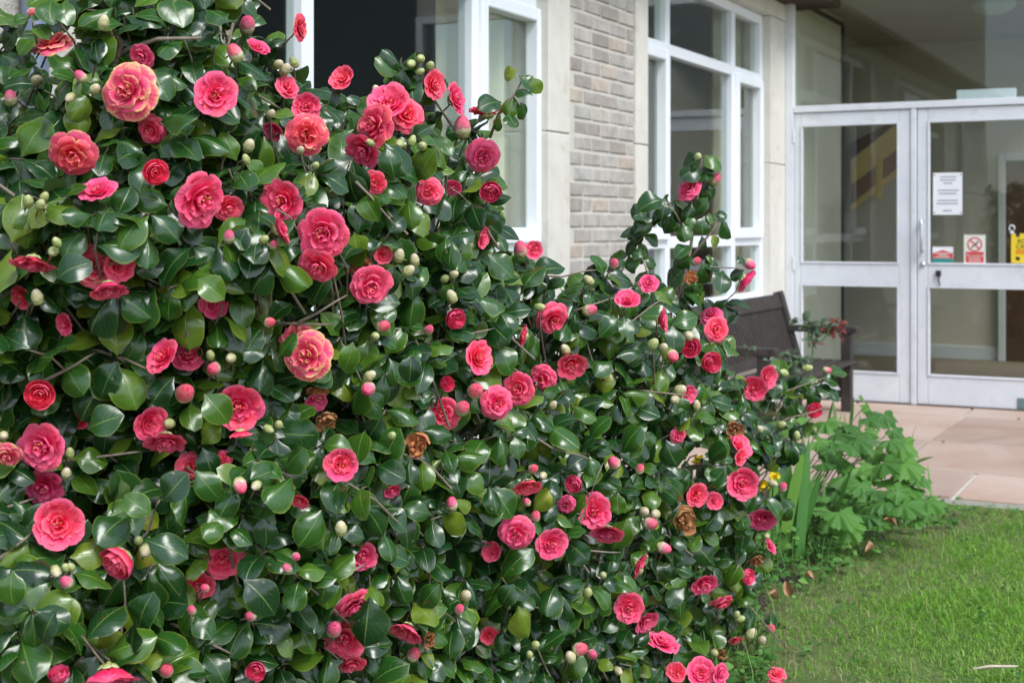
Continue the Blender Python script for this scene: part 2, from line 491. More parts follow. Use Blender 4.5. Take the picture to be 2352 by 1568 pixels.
# ------------------------------------------------------------------ mesh helpers
class MB:
    def __init__(self):
        self.v, self.f, self.m, self.uv = [], [], [], []

    def quad_box(self, c, mi=0):
        """c: 8 corners, bottom ring then top ring"""
        n = len(self.v)
        self.v += [tuple(p) for p in c]
        for f in ((0, 3, 2, 1), (4, 5, 6, 7), (0, 1, 5, 4), (1, 2, 6, 5), (2, 3, 7, 6), (3, 0, 4, 7)):
            self.f.append(tuple(n + i for i in f))
            self.m.append(mi)

    def box(self, x0, x1, y0, y1, z0, z1, mi=0):
        self.quad_box([(x0, y0, z0), (x1, y0, z0), (x1, y1, z0), (x0, y1, z0),
                       (x0, y0, z1), (x1, y0, z1), (x1, y1, z1), (x0, y1, z1)], mi)

    def ab(self, a0, a1, b0, b1, z0, z1, mi=0):   # building frame: x = a, y = -b
        self.box(a0, a1, -b1, -b0, z0, z1, mi)

    def beam(self, p, q, w, h, mi=0, up=Vector((0, 0, 1))):
        p, q = Vector(p), Vector(q)
        d = (q - p).normalized()
        s = d.cross(up).normalized()
        u = s.cross(d).normalized()
        c = []
        for e in (p, q):
            c += [e - s * w / 2 - u * h / 2, e + s * w / 2 - u * h / 2, e + s * w / 2 + u * h / 2, e - s * w / 2 + u * h / 2]
        self.quad_box([c[0], c[1], c[5], c[4], c[3], c[2], c[6], c[7]], mi)

    def tube(self, pts, r, seg=6, mi=0, cap=True):
        pts = [Vector(p) for p in pts]
        k = len(pts)
        rs = r if isinstance(r, (list, tuple)) else [r] * k
        n0 = len(self.v)
        ref = Vector((0.31, 0.17, 0.93)).normalized()
        for i, p in enumerate(pts):
            d = (pts[min(i + 1, k - 1)] - pts[max(i - 1, 0)]).normalized()
            s = d.cross(ref)
            if s.length < 1e-4:
                s = d.cross(Vector((1, 0, 0)))
            s.normalize()
            u = s.cross(d)
            for j in range(seg):
                a = 2 * math.pi * j / seg
                self.v.append(tuple(p + (s * math.cos(a) + u * math.sin(a)) * rs[i]))
        for i in range(k - 1):
            for j in range(seg):
                a, b = n0 + i * seg + j, n0 + i * seg + (j + 1) % seg
                self.f.append((a, b, b + seg, a + seg))
                self.m.append(mi)
        if cap:
            self.f.append(tuple(n0 + j for j in reversed(range(seg))))
            self.m.append(mi)
            self.f.append(tuple(n0 + (k - 1) * seg + j for j in range(seg)))
            self.m.append(mi)

    def grid(self, fn, nu, nv, mi=0):
        """fn(s,t) -> point, s along 0..1, t across -1..1; stores uv = ((t+1)/2, s)"""
        n0 = len(self.v)
        while len(self.uv) < n0:
            self.uv.append((0.5, 0.5))
        for i in range(nu + 1):
            for j in range(nv + 1):
                s, t = i / nu, -1 + 2 * j / nv
                self.v.append(tuple(fn(s, t)))
                self.uv.append(((t + 1) / 2, s))
        for i in range(nu):
            for j in range(nv):
                a = n0 + i * (nv + 1) + j
                self.f.append((a, a + 1, a + nv + 2, a + nv + 1))
                self.m.append(mi)

    def ell(self, c, rx, ry, rz, nu=6, nv=8, mi=0, rot=None):
        c = Vector(c)

        def fn(s, t):
            th, ph = math.pi * (0.02 + 0.96 * s), math.pi * t
            p = Vector((rx * math.sin(th) * math.cos(ph), ry * math.sin(th) * math.sin(ph), -rz * math.cos(th)))
            if rot is not None:
                p = rot @ p
            return c + p
        self.grid(fn, nu, nv, mi)

    def mesh(self, name, mats, smooth=False):
        me = bpy.data.meshes.new(name)
        me.from_pydata(self.v, [], self.f)
        for m_ in (mats if isinstance(mats, (list, tuple)) else [mats]):
            me.materials.append(m_)
        if any(self.m):
            me.polygons.foreach_set('material_index', self.m)
        if self.uv:
            while len(self.uv) < len(self.v):
                self.uv.append((0.5, 0.5))
            ul = me.uv_layers.new(name='UVMap')
            li = np.empty(len(me.loops), dtype=np.int32)
            me.loops.foreach_get('vertex_index', li)
            ul.data.foreach_set('uv', np.array(self.uv, dtype=np.float32)[li].ravel())
        if smooth:
            me.polygons.foreach_set('use_smooth', [True] * len(me.polygons))
        me.update()
        return me

    def build(self, name, mats, parent=None, smooth=False, bevel=0.0):
        return link(name, self.mesh(name, mats, smooth), parent, bevel=bevel)


def link(name, me, parent=None, mat=None, bevel=0.0):
    o = bpy.data.objects.new(name, me)
    COL.objects.link(o)
    if parent is not None:
        o.parent = parent
    if mat is not None:
        o.matrix_local = mat
    if bevel:
        md = o.modifiers.new('bevel', 'BEVEL')
        md.width = bevel
        md.segments = 2
        md.limit_method = 'ANGLE'
    return o


def tag(o, label, cat, group=None):
    o['label'] = label
    o['category'] = cat
    if group:
        o['group'] = group
    return o


def kind(o, k):
    o['kind'] = k
    return o


def empty(name, loc=(0, 0, 0), rz=0.0):
    o = bpy.data.objects.new(name, None)
    o.empty_display_size = 0.1
    o.location = loc
    o.rotation_euler = (0, 0, rz)
    COL.objects.link(o)
    return o


def frame(pos, ydir, zdir, scale=1.0, wid=1.0):
    y = Vector(ydir).normalized()
    z = Vector(zdir)
    z = (z - y * z.dot(y))
    if z.length < 1e-5:
        z = y.orthogonal()
    z.normalize()
    x = y.cross(z)
    m = Matrix(((x.x * scale * wid, y.x * scale, z.x * scale, pos[0]),
                (x.y * scale * wid, y.y * scale, z.y * scale, pos[1]),
                (x.z * scale * wid, y.z * scale, z.z * scale, pos[2]),
                (0, 0, 0, 1)))
    return m


def local_mat(parent, m):
    return parent.matrix_world.inverted() @ m


# ------------------------------------------------------------------ ground
def sheet(name, a0, a1, b0, b1, z, step, mat, amp=0.0, edge=None):
    na, nb = max(1, int((a1 - a0) / step)), max(1, int((b1 - b0) / step))
    v, f = [], []
    for i in range(na + 1):
        for j in range(nb + 1):
            a, b = a0 + (a1 - a0) * i / na, b0 + (b1 - b0) * j / nb
            if edge and i == na:
                a += edge(b)
            drop = max(0.0, min(1.0, (a - 1.28) / 0.5)) * 0.052 if edge else 0.0      # the bed falls away under the turf
            p = AB(a, b, z - drop + (random.uniform(-amp, amp) if i > 0 else 0.0) + (0.012 * math.sin(a * 9 + 2 * math.sin(b * 5)) * math.sin(b * 7) if amp else 0.0))
            v.append(tuple(p))
    for i in range(na):
        for j in range(nb):
            k = i * (nb + 1) + j
            f.append((k, k + 1, k + nb + 2, k + nb + 1))
    me = bpy.data.meshes.new(name)
    me.from_pydata(v, [], f)
    me.materials.append(mat)
    me.polygons.foreach_set('use_smooth', [True] * len(f))
    return link(name, me)


kind(sheet('lawn', -60, 60, -60, 60, -0.035, 20, M['turf']), 'structure')
kind(sheet('soil_bed', -0.02, 1.78, 3.34, 13.0, -0.012, 0.09, M['soil'], 0.014,
           lambda b: 0.10 * math.sin(b * 2.1) + 0.06 * math.sin(b * 5.3 + 1) + random.uniform(-0.03, 0.03)), 'structure')

# paving in front of the doors
pav = MB()
pav.v = [tuple(AB(a, b, z)) for z in (-0.06, -0.014) for a, b in ((0.0, 0.0), (7, 0.0), (7, 3.32), (0.0, 3.32))]
pav.f = [(0, 1, 2, 3), (7, 6, 5, 4), (0, 4, 5, 1), (1, 5, 6, 2), (2, 6, 7, 3), (3, 7, 4, 0)]
pav.m = [0] * 6
paving = kind(pav.build('paving', M['mortar']), 'structure')
rows = [(0.005, 0.52, [-0.02, 0.55, 1.33, 2.35, 3.3, 4.4, 5.5, 7.0]),
        (0.52, 1.62, [-0.02, 0.4, 1.34, 2.15, 3.2, 4.2, 5.4, 7.0]),
        (1.62, 2.62, [-0.02, 0.75, 1.34, 2.22, 3.1, 4.3, 5.5, 7.0]),
        (2.62, 3.33, [-0.02, 0.5, 1.18, 1.75, 2.6, 3.5, 4.6, 5.8, 7.0])]
for b0, b1, cs in rows:
    for c0, c1 in zip(cs[:-1], cs[1:]):
        g = 0.010
        hgt = random.uniform(-0.003, 0.003)
        mb = MB()
        j = [random.uniform(-0.004, 0.004) for _ in range(8)]
        ring = [(c0 + g + j[0], b0 + g + j[1]), (c1 - g + j[2], b0 + g + j[3]), (c1 - g + j[4], b1 - g + j[5]), (c0 + g + j[6], b1 - g + j[7])]
        mb.quad_box([AB(a, b, -0.05) for a, b in reversed(ring)] + [AB(a, b, hgt) for a, b in reversed(ring)])
        mb.build('paving_slab', M['slab'], paving, bevel=0.006)

# ------------------------------------------------------------------ building
bld = empty('building', (CX, CY, 0), -TH)
tag(bld, 'grey brick and stone building with white windows and a glazed white entrance', 'building')
bpy.context.view_layer.update()


def bpart(name, mat, boxes, parent=None, bevel=0.004, smooth=False):
    mb = MB()
    for bx in boxes:
        mb.ab(*bx)
    return mb.build(name, mat, parent or bld, bevel=bevel)


WT = 2.75       # head of the windows
# stone jambs beside the windows, in blocks
for b0, b1 in ((-0.02, 0.383), (2.738, 2.917), (3.775, 4.02), (6.50, 6.70)):
    jb = bpart('stone_jamb', M['mortar'], [(-0.28, -0.006, b0 + 0.003, b1 - 0.003, -0.02, WT)], bevel=0)
    for z0, z1 in ((-0.02, 0.73), (0.73, 1.70), (1.70, WT)):
        bpart('stone_block', M['stone'], [(-0.279, 0.012, b0, b1, z0 + 0.003, z1 - 0.002)], jb, bevel=0.006)
# brick pier with real bricks
pier = bpart('brick_wall', M['mortar'], [(-0.28, -0.004, 2.919, 3.773, -0.02, WT)], bevel=0)
brick_meshes = []
for L_ in (0.213, 0.10, 0.146, 0.065, 0.32):
    for k in range(3):
        mb = MB()
        c = []
        for z in (0.0, 0.065):
            for x, y in ((0, 0), (0.05, 0), (0.05, L_), (0, L_)):
                c.append((x + random.uniform(-0.003, 0.003) * (x > 0), y + random.uniform(-0.003, 0.003), z + random.uniform(-0.0025, 0.0025)))
        mb.quad_box(c)
        brick_meshes.append((L_, mb.mesh('brick', M['brick'])))
zc, row = 0.0, 0
while zc < WT - 0.085:
    b = 2.924
    first = True
    while b < 3.76:
        if first and row % 2:
            want = 0.10
        elif random.random() < 0.12:
            want = random.choice([0.10, 0.32])
        else:
            want = 0.213
        first = False
        rem = 3.768 - b
        if rem < want + 0.06:
            want = max((l for l in (0.065, 0.10, 0.146, 0.213, 0.32) if l <= rem + 0.004), default=0)
            if want == 0:
                break
        me = random.choice([m_ for l, m_ in brick_meshes if l == want])
        o = link('brick', me, pier)
        o.location = (-0.0495 + random.uniform(-0.001, 0.0025), -(b + want), zc + 0.007)
        o.modifiers.new('bevel', 'BEVEL').width = 0.005
        b += want + 0.013
    zc += 0.0775
    row += 1
# rough pale stone wall beyond the second window
sw = bpart('stone_wall', M['mortar'], [(-0.28, -0.01, 6.703, 9.6, -0.02, WT)], bevel=0)
z = 0.0
while z < WT - 0.1:
    h = random.choice([0.15, 0.2, 0.24])
    b = 6.708
    while b < 9.5:
        l = random.uniform(0.24, 0.5)
        mb = MB()
        c = []
        for zz in (z + 0.008, min(z + h, WT - 0.01)):
            for aa, bb in ((-0.05, b + l - 0.012), (0.012, b + l - 0.012), (0.012, b), (-0.05, b)):
                c.append((aa + random.uniform(-0.008, 0.008), -bb + random.uniform(-0.006, 0.006), zz + random.uniform(-0.006, 0.006)))
        mb.quad_box(c)
        mb.build('stone_block', M['rubble'], sw, bevel=0.01)
        b += l
    z += h
# wall under the windows, lintel, soffit, upper storey
for b0, b1 in ((0.386, 2.735), (4.023, 6.497)):
    bpart('stone_apron', M['stone'], [(-0.24, -0.012, b0, b1, -0.02, 0.72)])
bpart('stone_lintel', M['stone'], [(-0.28, 0.016, -0.05, 9.6, WT + 0.002, 2.87)])
bpart('soffit', M['soffit'], [(-0.2, 0.34, -0.3, 9.6, 2.875, 2.93)])
bpart('upper_wall', M['brick'], [(-0.3, 0.0, -0.3, 9.6, 2.935, 5.6)])
bpart('roof', M['soffit'], [(-5, 0.3, -0.28, 9.8, 5.605, 5.8), (-5, 2.0, -3.8, -0.285, 5.605, 5.8)])  # second slab stops short out of view, opening added to light the lobby
bpart('corner_shade_strip', M['soffit'], [(-0.03, 0.004, -0.03, 0.012, 0, 2.86)], bevel=0)  # solid dark strip standing in for the shade between jamb and door frame


def window(b0, b1, m0, m1, casements, handle_b):
    """recessed white window with two mullions, two transoms and casements in the middle row"""
    fo, fi = -0.05, -0.125
    w_ = bpart('window', M['upvc'], [(fi, fo, b0, b0 + 0.06, 0.735, WT), (fi, fo, b1 - 0.06, b1, 0.735, WT),
                                    (fi, fo, b0 + 0.0605, b1 - 0.0605, 0.735, 0.79), (fi, fo, b0 + 0.0605, b1 - 0.0605, WT - 0.065, WT)])
    bpart('sill', M['upvc'], [(-0.06, 0.035, b0 - 0.01, b1 + 0.0, 0.705, 0.733)], w_)
    zr = [(0.79, 1.12), (1.19, 2.262), (2.33, WT - 0.065)]
    for m in (m0, m1):
        bpart('mullion', M['upvc'], [(fi, fo - 0.002, m - 0.036, m + 0.036, 0.7905, WT - 0.0655)], w_)
    cols = [(b0 + 0.06, m0 - 0.036), (m0 + 0.036, m1 - 0.036), (m1 + 0.036, b1 - 0.06)]
    for c0, c1 in cols:
        bpart('transom', M['upvc'], [(fi, fo - 0.004, c0 + 0.0005, c1 - 0.0005, 1.12, 1.19)], w_)
        bpart('transom', M['upvc'], [(fi, fo - 0.004, c0 + 0.0005, c1 - 0.0005, 2.262, 2.33)], w_)
    for ri, (z0, z1) in enumerate(zr):
        for ci, (c0, c1) in enumerate(cols):
            q0, q1, y0, y1 = c0, c1, z0, z1
            if ri == 1 and ci in casements:
                k = 0.062
                o0, o1, p0, p1 = c0 - 0.02, c1 + 0.02, z0 - 0.02, z1 + 0.02
                bpart('casement', M['upvc'], [(-0.1, -0.028, o0, o0 + k, p0, p1), (-0.1, -0.028, o1 - k, o1, p0, p1),
                                              (-0.1, -0.028, o0 + k + 0.0005, o1 - k - 0.0005, p0, p0 + k + 0.01),
                                              (-0.1, -0.028, o0 + k + 0.0005, o1 - k - 0.0005, p1 - k, p1)], w_, bevel=0.008)
                q0, q1, y0, y1 = o0 + k, o1 - k, p0 + k + 0.01, p1 - k
            bpart('pane', M['glass'], [(-0.092, -0.086, q0 - 0.004, q1 + 0.004, y0 - 0.004, y1 + 0.004)], w_, bevel=0)
    hm = MB()
    hm.tube([(-0.165, -handle_b, 1.62), (-0.165, -handle_b, 1.75), (-0.15, -handle_b - 0.015, 1.79), (-0.12, -handle_b - 0.02, 1.79)], 0.011, 8)
    hm.build('handle', M['upvc'], w_, smooth=True)
    return w_


window(0.383, 2.86, 1.033, 2.266, (0, 2), 2.60)
window(3.95, 6.57, 4.62, 5.87, (0,), 4.5)


def curtain(b0, b1, z0, z1, a=-0.24, parent=bld):
    mb = MB()
    n = max(6, int((b1 - b0) / 0.012))
    for side, off in ((0, 0.0), (1, 0.004)):
        for i in range(n + 1):
            bb = b0 + (b1 - b0) * i / n
            for zz in (z0, z1):
                mb.v.append((a + off + 0.028 * math.sin(bb * 62) + 0.012 * math.sin(bb * 31 + 1), -bb, zz))
    for i in range(n):
        k = 2 * i
        mb.f.append((k, k + 2, k + 3, k + 1))
        k2 = 2 * (n + 1) + 2 * i
        mb.f.append((k2, k2 + 1, k2 + 3, k2 + 2))
    mb.m = [0] * len(mb.f)
    return mb.build('curtain', M['curtain'], parent, smooth=True)


curtain(0.16, 0.95, 0.55, 2.78)
curtain(2.25, 2.72, 0.55, 2.78)
curtain(3.80, 4.62, 0.55, 2.78)
curtain(6.1, 6.5, 0.55, 2.78)
# the rooms behind the window wall
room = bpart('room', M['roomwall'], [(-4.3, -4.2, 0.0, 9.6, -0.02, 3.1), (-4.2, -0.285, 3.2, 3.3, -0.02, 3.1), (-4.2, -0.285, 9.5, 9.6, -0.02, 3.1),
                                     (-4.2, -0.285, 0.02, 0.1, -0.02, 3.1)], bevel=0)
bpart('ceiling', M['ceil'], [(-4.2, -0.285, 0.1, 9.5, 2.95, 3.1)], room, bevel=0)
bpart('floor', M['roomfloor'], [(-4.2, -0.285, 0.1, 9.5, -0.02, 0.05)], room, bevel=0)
bpart('cupboard', M['beige'], [(-4.19, -3.7, 0.4, 1.6, 0.05, 2.0), (-4.19, -3.7, 4.2, 5.2, 0.05, 1.6)], room)
bpart('cornice', M['skirt'], [(-4.19, -4.15, 0.11, 3.19, 2.75, 2.94)], room)

# downpipe
dp = MB()
c = AB(0.055, 7.245)
dp.tube([(0.06, -7.255, 0.02), (0.06, -7.255, 2.86)], 0.036, 16)
dpo = dp.build('downpipe', M['pipe'], bld, smooth=True)
cl = MB()
cl.tube([(0.06, -7.255, 1.02), (0.06, -7.255, 1.07)], 0.043, 16)
cl.build('collar', M['pipe'], dpo, smooth=True)

# entrance screen: fixed light, door, fixed light
SC = (-0.035, 0.035)   # depth of the frame in b


def dpart(name, mat, boxes, parent=None, bevel=0.004):
    return bpart(name, mat, [(a0, a1, b0, b1, z0, z1) for a0, a1, b0, b1, z0, z1 in boxes], parent, bevel)


scr = dpart('entrance_screen', M['paint'], [(0.013, 0.075, -0.035, 0.035, 0, 3.0), (0.912, 0.951, -0.035, 0.035, 0, 2.078),
                                            (1.955, 1.995, -0.035, 0.035, 0, 2.078), (2.90, 2.97, -0.035, 0.035, 0, 3.0),
                                            (0.0755, 2.8995, -0.036, 0.037, 2.08, 2.128), (0.0755, 2.8995, -0.035, 0.035, 2.94, 3.0)])


def leaf_frame(name, a0, a1, g0, g1, parent, b1=0.024):
    d = dpart(name, M['paint'], [(a0, g0, -0.022, b1, 0.008, 2.074), (g1, a1, -0.022, b1, 0.008, 2.074),
                                 (g0 + .0005, g1 - .0005, -0.022, b1, 0.008, 0.206), (g0 + .0005, g1 - .0005, -0.022, b1, 0.836, 0.984),
                                 (g0 + .0005, g1 - .0005, -0.022, b1, 1.99, 2.074)], parent, bevel=0.005)
    bd = 0.014
    for z0, z1 in ((0.206, 0.836), (0.984, 1.99)):
        dpart('glazing_bead', M['paint'], [(g0, g0 + bd, 0.0, b1 + 0.007, z0, z1), (g1 - bd, g1, 0.0, b1 + 0.007, z0, z1),
                                           (g0 + bd + .0005, g1 - bd - .0005, 0.0, b1 + 0.007, z0, z0 + bd),
                                           (g0 + bd + .0005, g1 - bd - .0005, 0.0, b1 + 0.007, z1 - bd, z1)], d, bevel=0.003)
        dpart('pane', M['glass'], [(g0 - 0.004, g1 + 0.004, -0.003, 0.003, z0 - 0.004, z1 + 0.004)], d, bevel=0)
    return d


leaf_frame('side_light', 0.0765, 0.911, 0.125, 0.83, bld)
door = leaf_frame('door', 0.956, 1.951, 1.026, 1.875, bld)
leaf_frame('side_light', 1.9965, 2.898, 2.06, 2.83, bld)
dpart('pane', M['glass'], [(0.07, 2.905, -0.004, 0.003, 2.122, 2.945)], scr, bevel=0)
hb = MB()
hb.tube([(0.992, -0.03, 1.29), (0.992, -0.075, 1.29), (0.992, -0.08, 1.27), (0.992, -0.08, 1.10), (0.992, -0.075, 1.08), (0.992, -0.03, 1.08)], 0.011, 10)
hb.build('handle', M['steel'], door, smooth=True)
hb = MB()
hb.ell((0.992, -0.03, 0.985), 0.02, 0.012, 0.02, 6, 12)
hb.build('lock', M['steel'], door, smooth=True)
hb = MB()
hb.box(1.085, 1.118, -0.045, -0.026, 0.905, 0.945)
hb.tube([(1.103, -0.035, 0.91), (1.104, -0.036, 0.87), (1.112, -0.034, 0.84)], 0.005, 6)
hb.build('hook', M['black'], door)
dpart('kick_plate', M['rubber'], [(1.62, 1.93, 0.0245, 0.03, 0.014, 0.088)], door)
for zz in (0.93, 1.86):
    dpart('hinge', M['paint'], [(0.068, 0.082, 0.0245, 0.04, zz, zz + 0.1)], scr)
dpart('threshold', M['soffit'], [(0.013, 2.97, -0.06, 0.05, -0.01, 0.006)], scr)
bpart('door_closer', M['paint'], [(1.21, 1.60, -0.11, -0.037, 2.13, 2.20)], scr)
# wing of the building to the right of the doors
bpart('wing_wall', M['darkwall'], [(2.975, 9.3, -0.3, 0.0, -0.02, 5.6)])  # out of view; its dark facing is made up to darken the window glass
bpart('upper_wall', M['brick'], [(0.01, 2.975, -0.3, 0.0, 3.005, 5.6)])
# lobby
lob = bpart('lobby', M['beige'], [(-0.15, 0.012, -1.66, -0.04, -0.02, 3.0), (-2.2, 4.0, -3.75, -3.6, -0.02, 3.0),
                                  (-2.3, -2.2, -3.6, -1.6, -0.02, 3.0), (-2.2, -0.151, -1.66, -1.56, -0.02, 3.0),
                                  (3.0, 4.0, -0.32, -0.302, -0.02, 3.0)], bevel=0)
bpart('ceiling', M['ceil'], [(-2.3, 2.1, -3.75, -0.04, 3.0, 3.02)], lob, bevel=0)  # left open past the visible part so added skylight brightens the lobby
bpart('floor', M['carpet'], [(-2.3, 4.1, -3.6, -0.06, -0.02, 0.004)], lob, bevel=0)
bpart('skirting', M['skirt'], [(-2.2, 1.003, -3.6, -3.58, 0.004, 0.13)], lob)
bpart('skirting', M['skirt'], [(0.012, 0.03, -1.66, -0.06, 0.004, 0.13)], lob)
bpart('conduit', M['black'], [(0.012, 0.035, -1.655, -0.05, 2.93, 2.96), (0.012, 0.035, -1.66, -1.63, 0.2, 2.93)], lob)
bd_ = bpart('inner_door', M['brownwood'], [(1.07, 1.90, -3.6, -3.56, 0.01, 1.86)], lob)
bpart('door_frame', M['skirt'], [(1.005, 1.068, -3.6, -3.54, 0.004, 1.93), (1.0685, 1.97, -3.6, -3.54, 1.863, 1.93), (1.902, 1.97, -3.6, -3.54, 0.004, 1.862)], bd_)
# boarded side of the staircase: sloping boards
SB = -3.45


def stair_board(mat, z0, z1, a0=-0.337, a1=0.20, sl=0.77, t=0.02):
    mb = MB()
    c = []
    for bb in (SB, SB + t):
        c += [(a0, -bb, z0), (a1, -bb, z0 + sl * (a1 - a0)), (a1, -bb, min(2.32, z1 + sl * (a1 - a0))), (a0, -bb, z1)]
    mb.quad_box([c[0], c[1], c[5], c[4], c[3], c[2], c[6], c[7]])
    return mb.build('stair_board', M[mat], lob)


for mat_, z0, z1 in (('stairyellow', 1.40, 1.468), ('stairbrown', 1.472, 1.648), ('stairyellow', 1.652, 1.898), ('stairdark', 1.902, 2.065)):
    stair_board(mat_, z0, z1)
bpart('brass_plate', M['brass'], [(-0.09, -0.03, SB + 0.03, SB + 0.045, 1.52, 1.91)], lob)
lm = MB()
lm.ell((1.28, 1.3, 2.985), 0.17, 0.17, 0.09, 8, 20)
lm.build('ceiling_lamp', M['lampglass'], lob, smooth=True)


# ------------------------------------------------------------------ signs on the door glass (outside face b = 0.003)
def sign_root(name, a0, a1, z0, z1, mat, label, cat, bo=0.0045):
    mb = MB()
    mb.ab(a0, a1, 0.0036, bo, z0, z1)
    o = mb.build(name, mat)
    o.matrix_world = bld.matrix_world
    tag(o, label, cat)
    return o


def sign_part(o, name, mat, a0, a1, z0, z1, lift=1):
    mb = MB()
    mb.ab(a0, a1, 0.0047 + 0.0003 * lift, 0.005 + 0.0003 * lift, z0, z1)
    p_ = mb.build(name, mat)
    p_.parent = o
    return p_


def sign_text(o, body, size, a, z, mat, b=0.0056):
    cu = bpy.data.curves.new('text', 'FONT')
    cu.body = body
    cu.size = size
    cu.align_x = 'CENTER'
    cu.extrude = 0.0002
    tmp = bpy.data.objects.new('text_tmp', cu)
    COL.objects.link(tmp)
    bpy.context.view_layer.update()
    me = bpy.data.meshes.new_from_object(tmp.evaluated_get(bpy.context.evaluated_depsgraph_get()))
    bpy.data.objects.remove(tmp)
    me.materials.clear()
    me.materials.append(mat)
    p_ = link('lettering', me)
    p_.parent = o
    p_.matrix_local = Matrix.Translation((a, -b, z)) @ Matrix.Rotation(R(90), 4, 'X')
    return p_


pz = lambda y, a: CAM_H - (y / 1.0884 - HY) / FPX * (10.13 - 0.458 * a)


def pa(x):
    r = (x / 1.0884 - HX) / FPX
    return (10.13 * r - 2.005) / (0.889 + 0.458 * r)


n0, n1 = pa(2333), pa(2406)
nz0, nz1 = pz(537, 1.15), pz(432, 1.15)
s_ = sign_root('notice', n0, n1, nz0, nz1, M['paper'], 'white paper notice with lines of print taped inside the door glass', 'notice')
hh = nz1 - nz0
for fz, f0, f1 in ((0.9, .24, .8), (0.825, .24, .78), (0.75, .36, .66), (0.58, .16, .88), (0.505, .2, .8), (0.34, .15, .85), (0.265, .12, .86), (0.10, .34, .64)):
    sign_part(s_, 'print_line', M['ink'], n0 + (n1 - n0) * f0, n0 + (n1 - n0) * f1, nz0 + hh * fz - 0.004, nz0 + hh * fz + 0.004)
for fx, fz in ((.05, .05), (.95, .05), (.05, .95), (.95, .95)):
    sign_part(s_, 'fixing', M['black'], n0 + (n1 - n0) * fx - .004, n0 + (n1 - n0) * fx + .004, nz0 + hh * fz - .004, nz0 + hh * fz + .004)
n0, n1 = pa(2410), pa(2464)
nz0, nz1 = pz(659, 1.3), pz(587, 1.3)
s_ = sign_root('no_smoking_sign', n0, n1, nz0, nz1, M['palesign'], 'cream and red no smoking sticker on the door glass', 'sign')
cm, cz, rr = (n0 + n1) / 2, nz1 - 0.066, 0.05
ring = MB()
for i in range(32):
    a_ = 2 * math.pi * i / 32
    for rad in (rr, rr - 0.009):
        ring.v.append((cm + rad * math.cos(a_), -0.0056, cz + rad * math.sin(a_)))
ring.f = [(2 * i, 2 * ((i + 1) % 32), 2 * ((i + 1) % 32) + 1, 2 * i + 1) for i in range(32)]
k = len(ring.v)
ring.v += [(cm - .037, -0.0058, cz + .030), (cm - .030, -0.0058, cz + .037), (cm + .037, -0.0058, cz - .030), (cm + .030, -0.0058, cz - .037)]
ring.f.append((k, k + 1, k + 2, k + 3))
ring.m = [0] * len(ring.f)
o_ = ring.build('ban_ring', M['red'])
o_.parent = s_
cg = MB()
cg.v = [(cm - .02, -0.0053, cz - .027), (cm - .026, -0.0053, cz - .020), (cm + .024, -0.0053, cz + .024), (cm + .03, -0.0053, cz + .017)]
cg.f = [(0, 1, 2, 3)]
cg.m = [0]
o_ = cg.build('cigarette', M['black'])
o_.parent = s_
sign_part(s_, 'red_panel', M['red'], n0 + .012, n1 - .012, nz0 + .008, nz0 + .082)
sign_text(s_, 'No smoking', 0.0225, cm, nz0 + .052, M['palesign'], b=0.0062)
for dz in (.042, .030, .018):
    sign_part(s_, 'print_line', M['palesign'], n0 + .03, n1 - .03, nz0 + dz - .002, nz0 + dz + .002, 3)
n0, n1 = pa(2332), pa(2383)
nz0, nz1 = pz(655, 1.1), pz(617, 1.1)
s_ = sign_root('sticker', n0, n1, nz0, nz1, M['paper'], 'small red white and teal sticker at the bottom of the door glass', 'sticker')
sign_part(s_, 'teal_band', M['teal'], n0, n1, nz0, nz0 + .024)
rb = MB()
h2 = nz1 - nz0
rb.v = [(n0 + .002, -.0053, nz0 + .025), (n1 - .002, -.0053, nz0 + .025), (n1 - .002, -.0053, nz0 + .6 * h2), ((n0 + n1) / 2, -.0053, nz0 + .8 * h2), (n0 + .002, -.0053, nz0 + .6 * h2)]
rb.f = [(0, 1, 2, 3, 4)]
rb.m = [0]
o_ = rb.build('red_panel', M['red'])
o_.parent = s_
for dz, w_ in ((.036, .05), (.05, .03), (.062, .055)):
    sign_part(s_, 'print_line', M['palesign'], (n0 + n1) / 2 - w_, (n0 + n1) / 2 + w_, nz0 + dz - .003, nz0 + dz + .003, 4)
n0, n1 = pa(2528), pa(2612)
nz0, nz1 = pz(658, 1.75), pz(584, 1.75)
s_ = sign_root('warning_sign', n0, n1, nz0, nz1, M['yellow'], 'yellow warning sign with black and orange print on the door glass', 'sign')
cm = (n0 + n1) / 2
sign_text(s_, 'ROGUE', 0.040, cm, nz0 + .135, M['black'])
sign_text(s_, 'CALLERS', 0.040, cm, nz0 + .10, M['black'])
for dz in (.085, .068):
    sign_part(s_, 'print_line', M['orange'], n0 + .03, n1 - .03, nz0 + dz - .006, nz0 + dz + .006)
for fx, dz in ((.2, .19), (.2, .03), (.8, .03), (.8, .19)):
    sign_part(s_, 'emblem', M['black'], n0 + (n1 - n0) * fx - .013, n0 + (n1 - n0) * fx + .013, nz0 + dz - .012, nz0 + dz + .012)
hk = MB()
cc = Vector((pa(2530), -0.012, pz(570, 1.7)))
hk.tube([cc + Vector((0.018 * math.cos(a_ * .524), 0, 0.018 * math.sin(a_ * .524))) for a_ in range(-2, 9)], 0.005, 6)
hk.tube([cc + Vector((0, 0.002, -.02)), cc + Vector((0, 0.002, -.045))], 0.006, 6)
hk.ell(cc + Vector((0, 0.004, -.03)), .014, .004, .014)
o_ = hk.build('suction_hook', M['paint'], smooth=True)
o_.matrix_world = bld.matrix_world
tag(o_, 'small white hook stuck to the door glass above the yellow sign', 'hook')

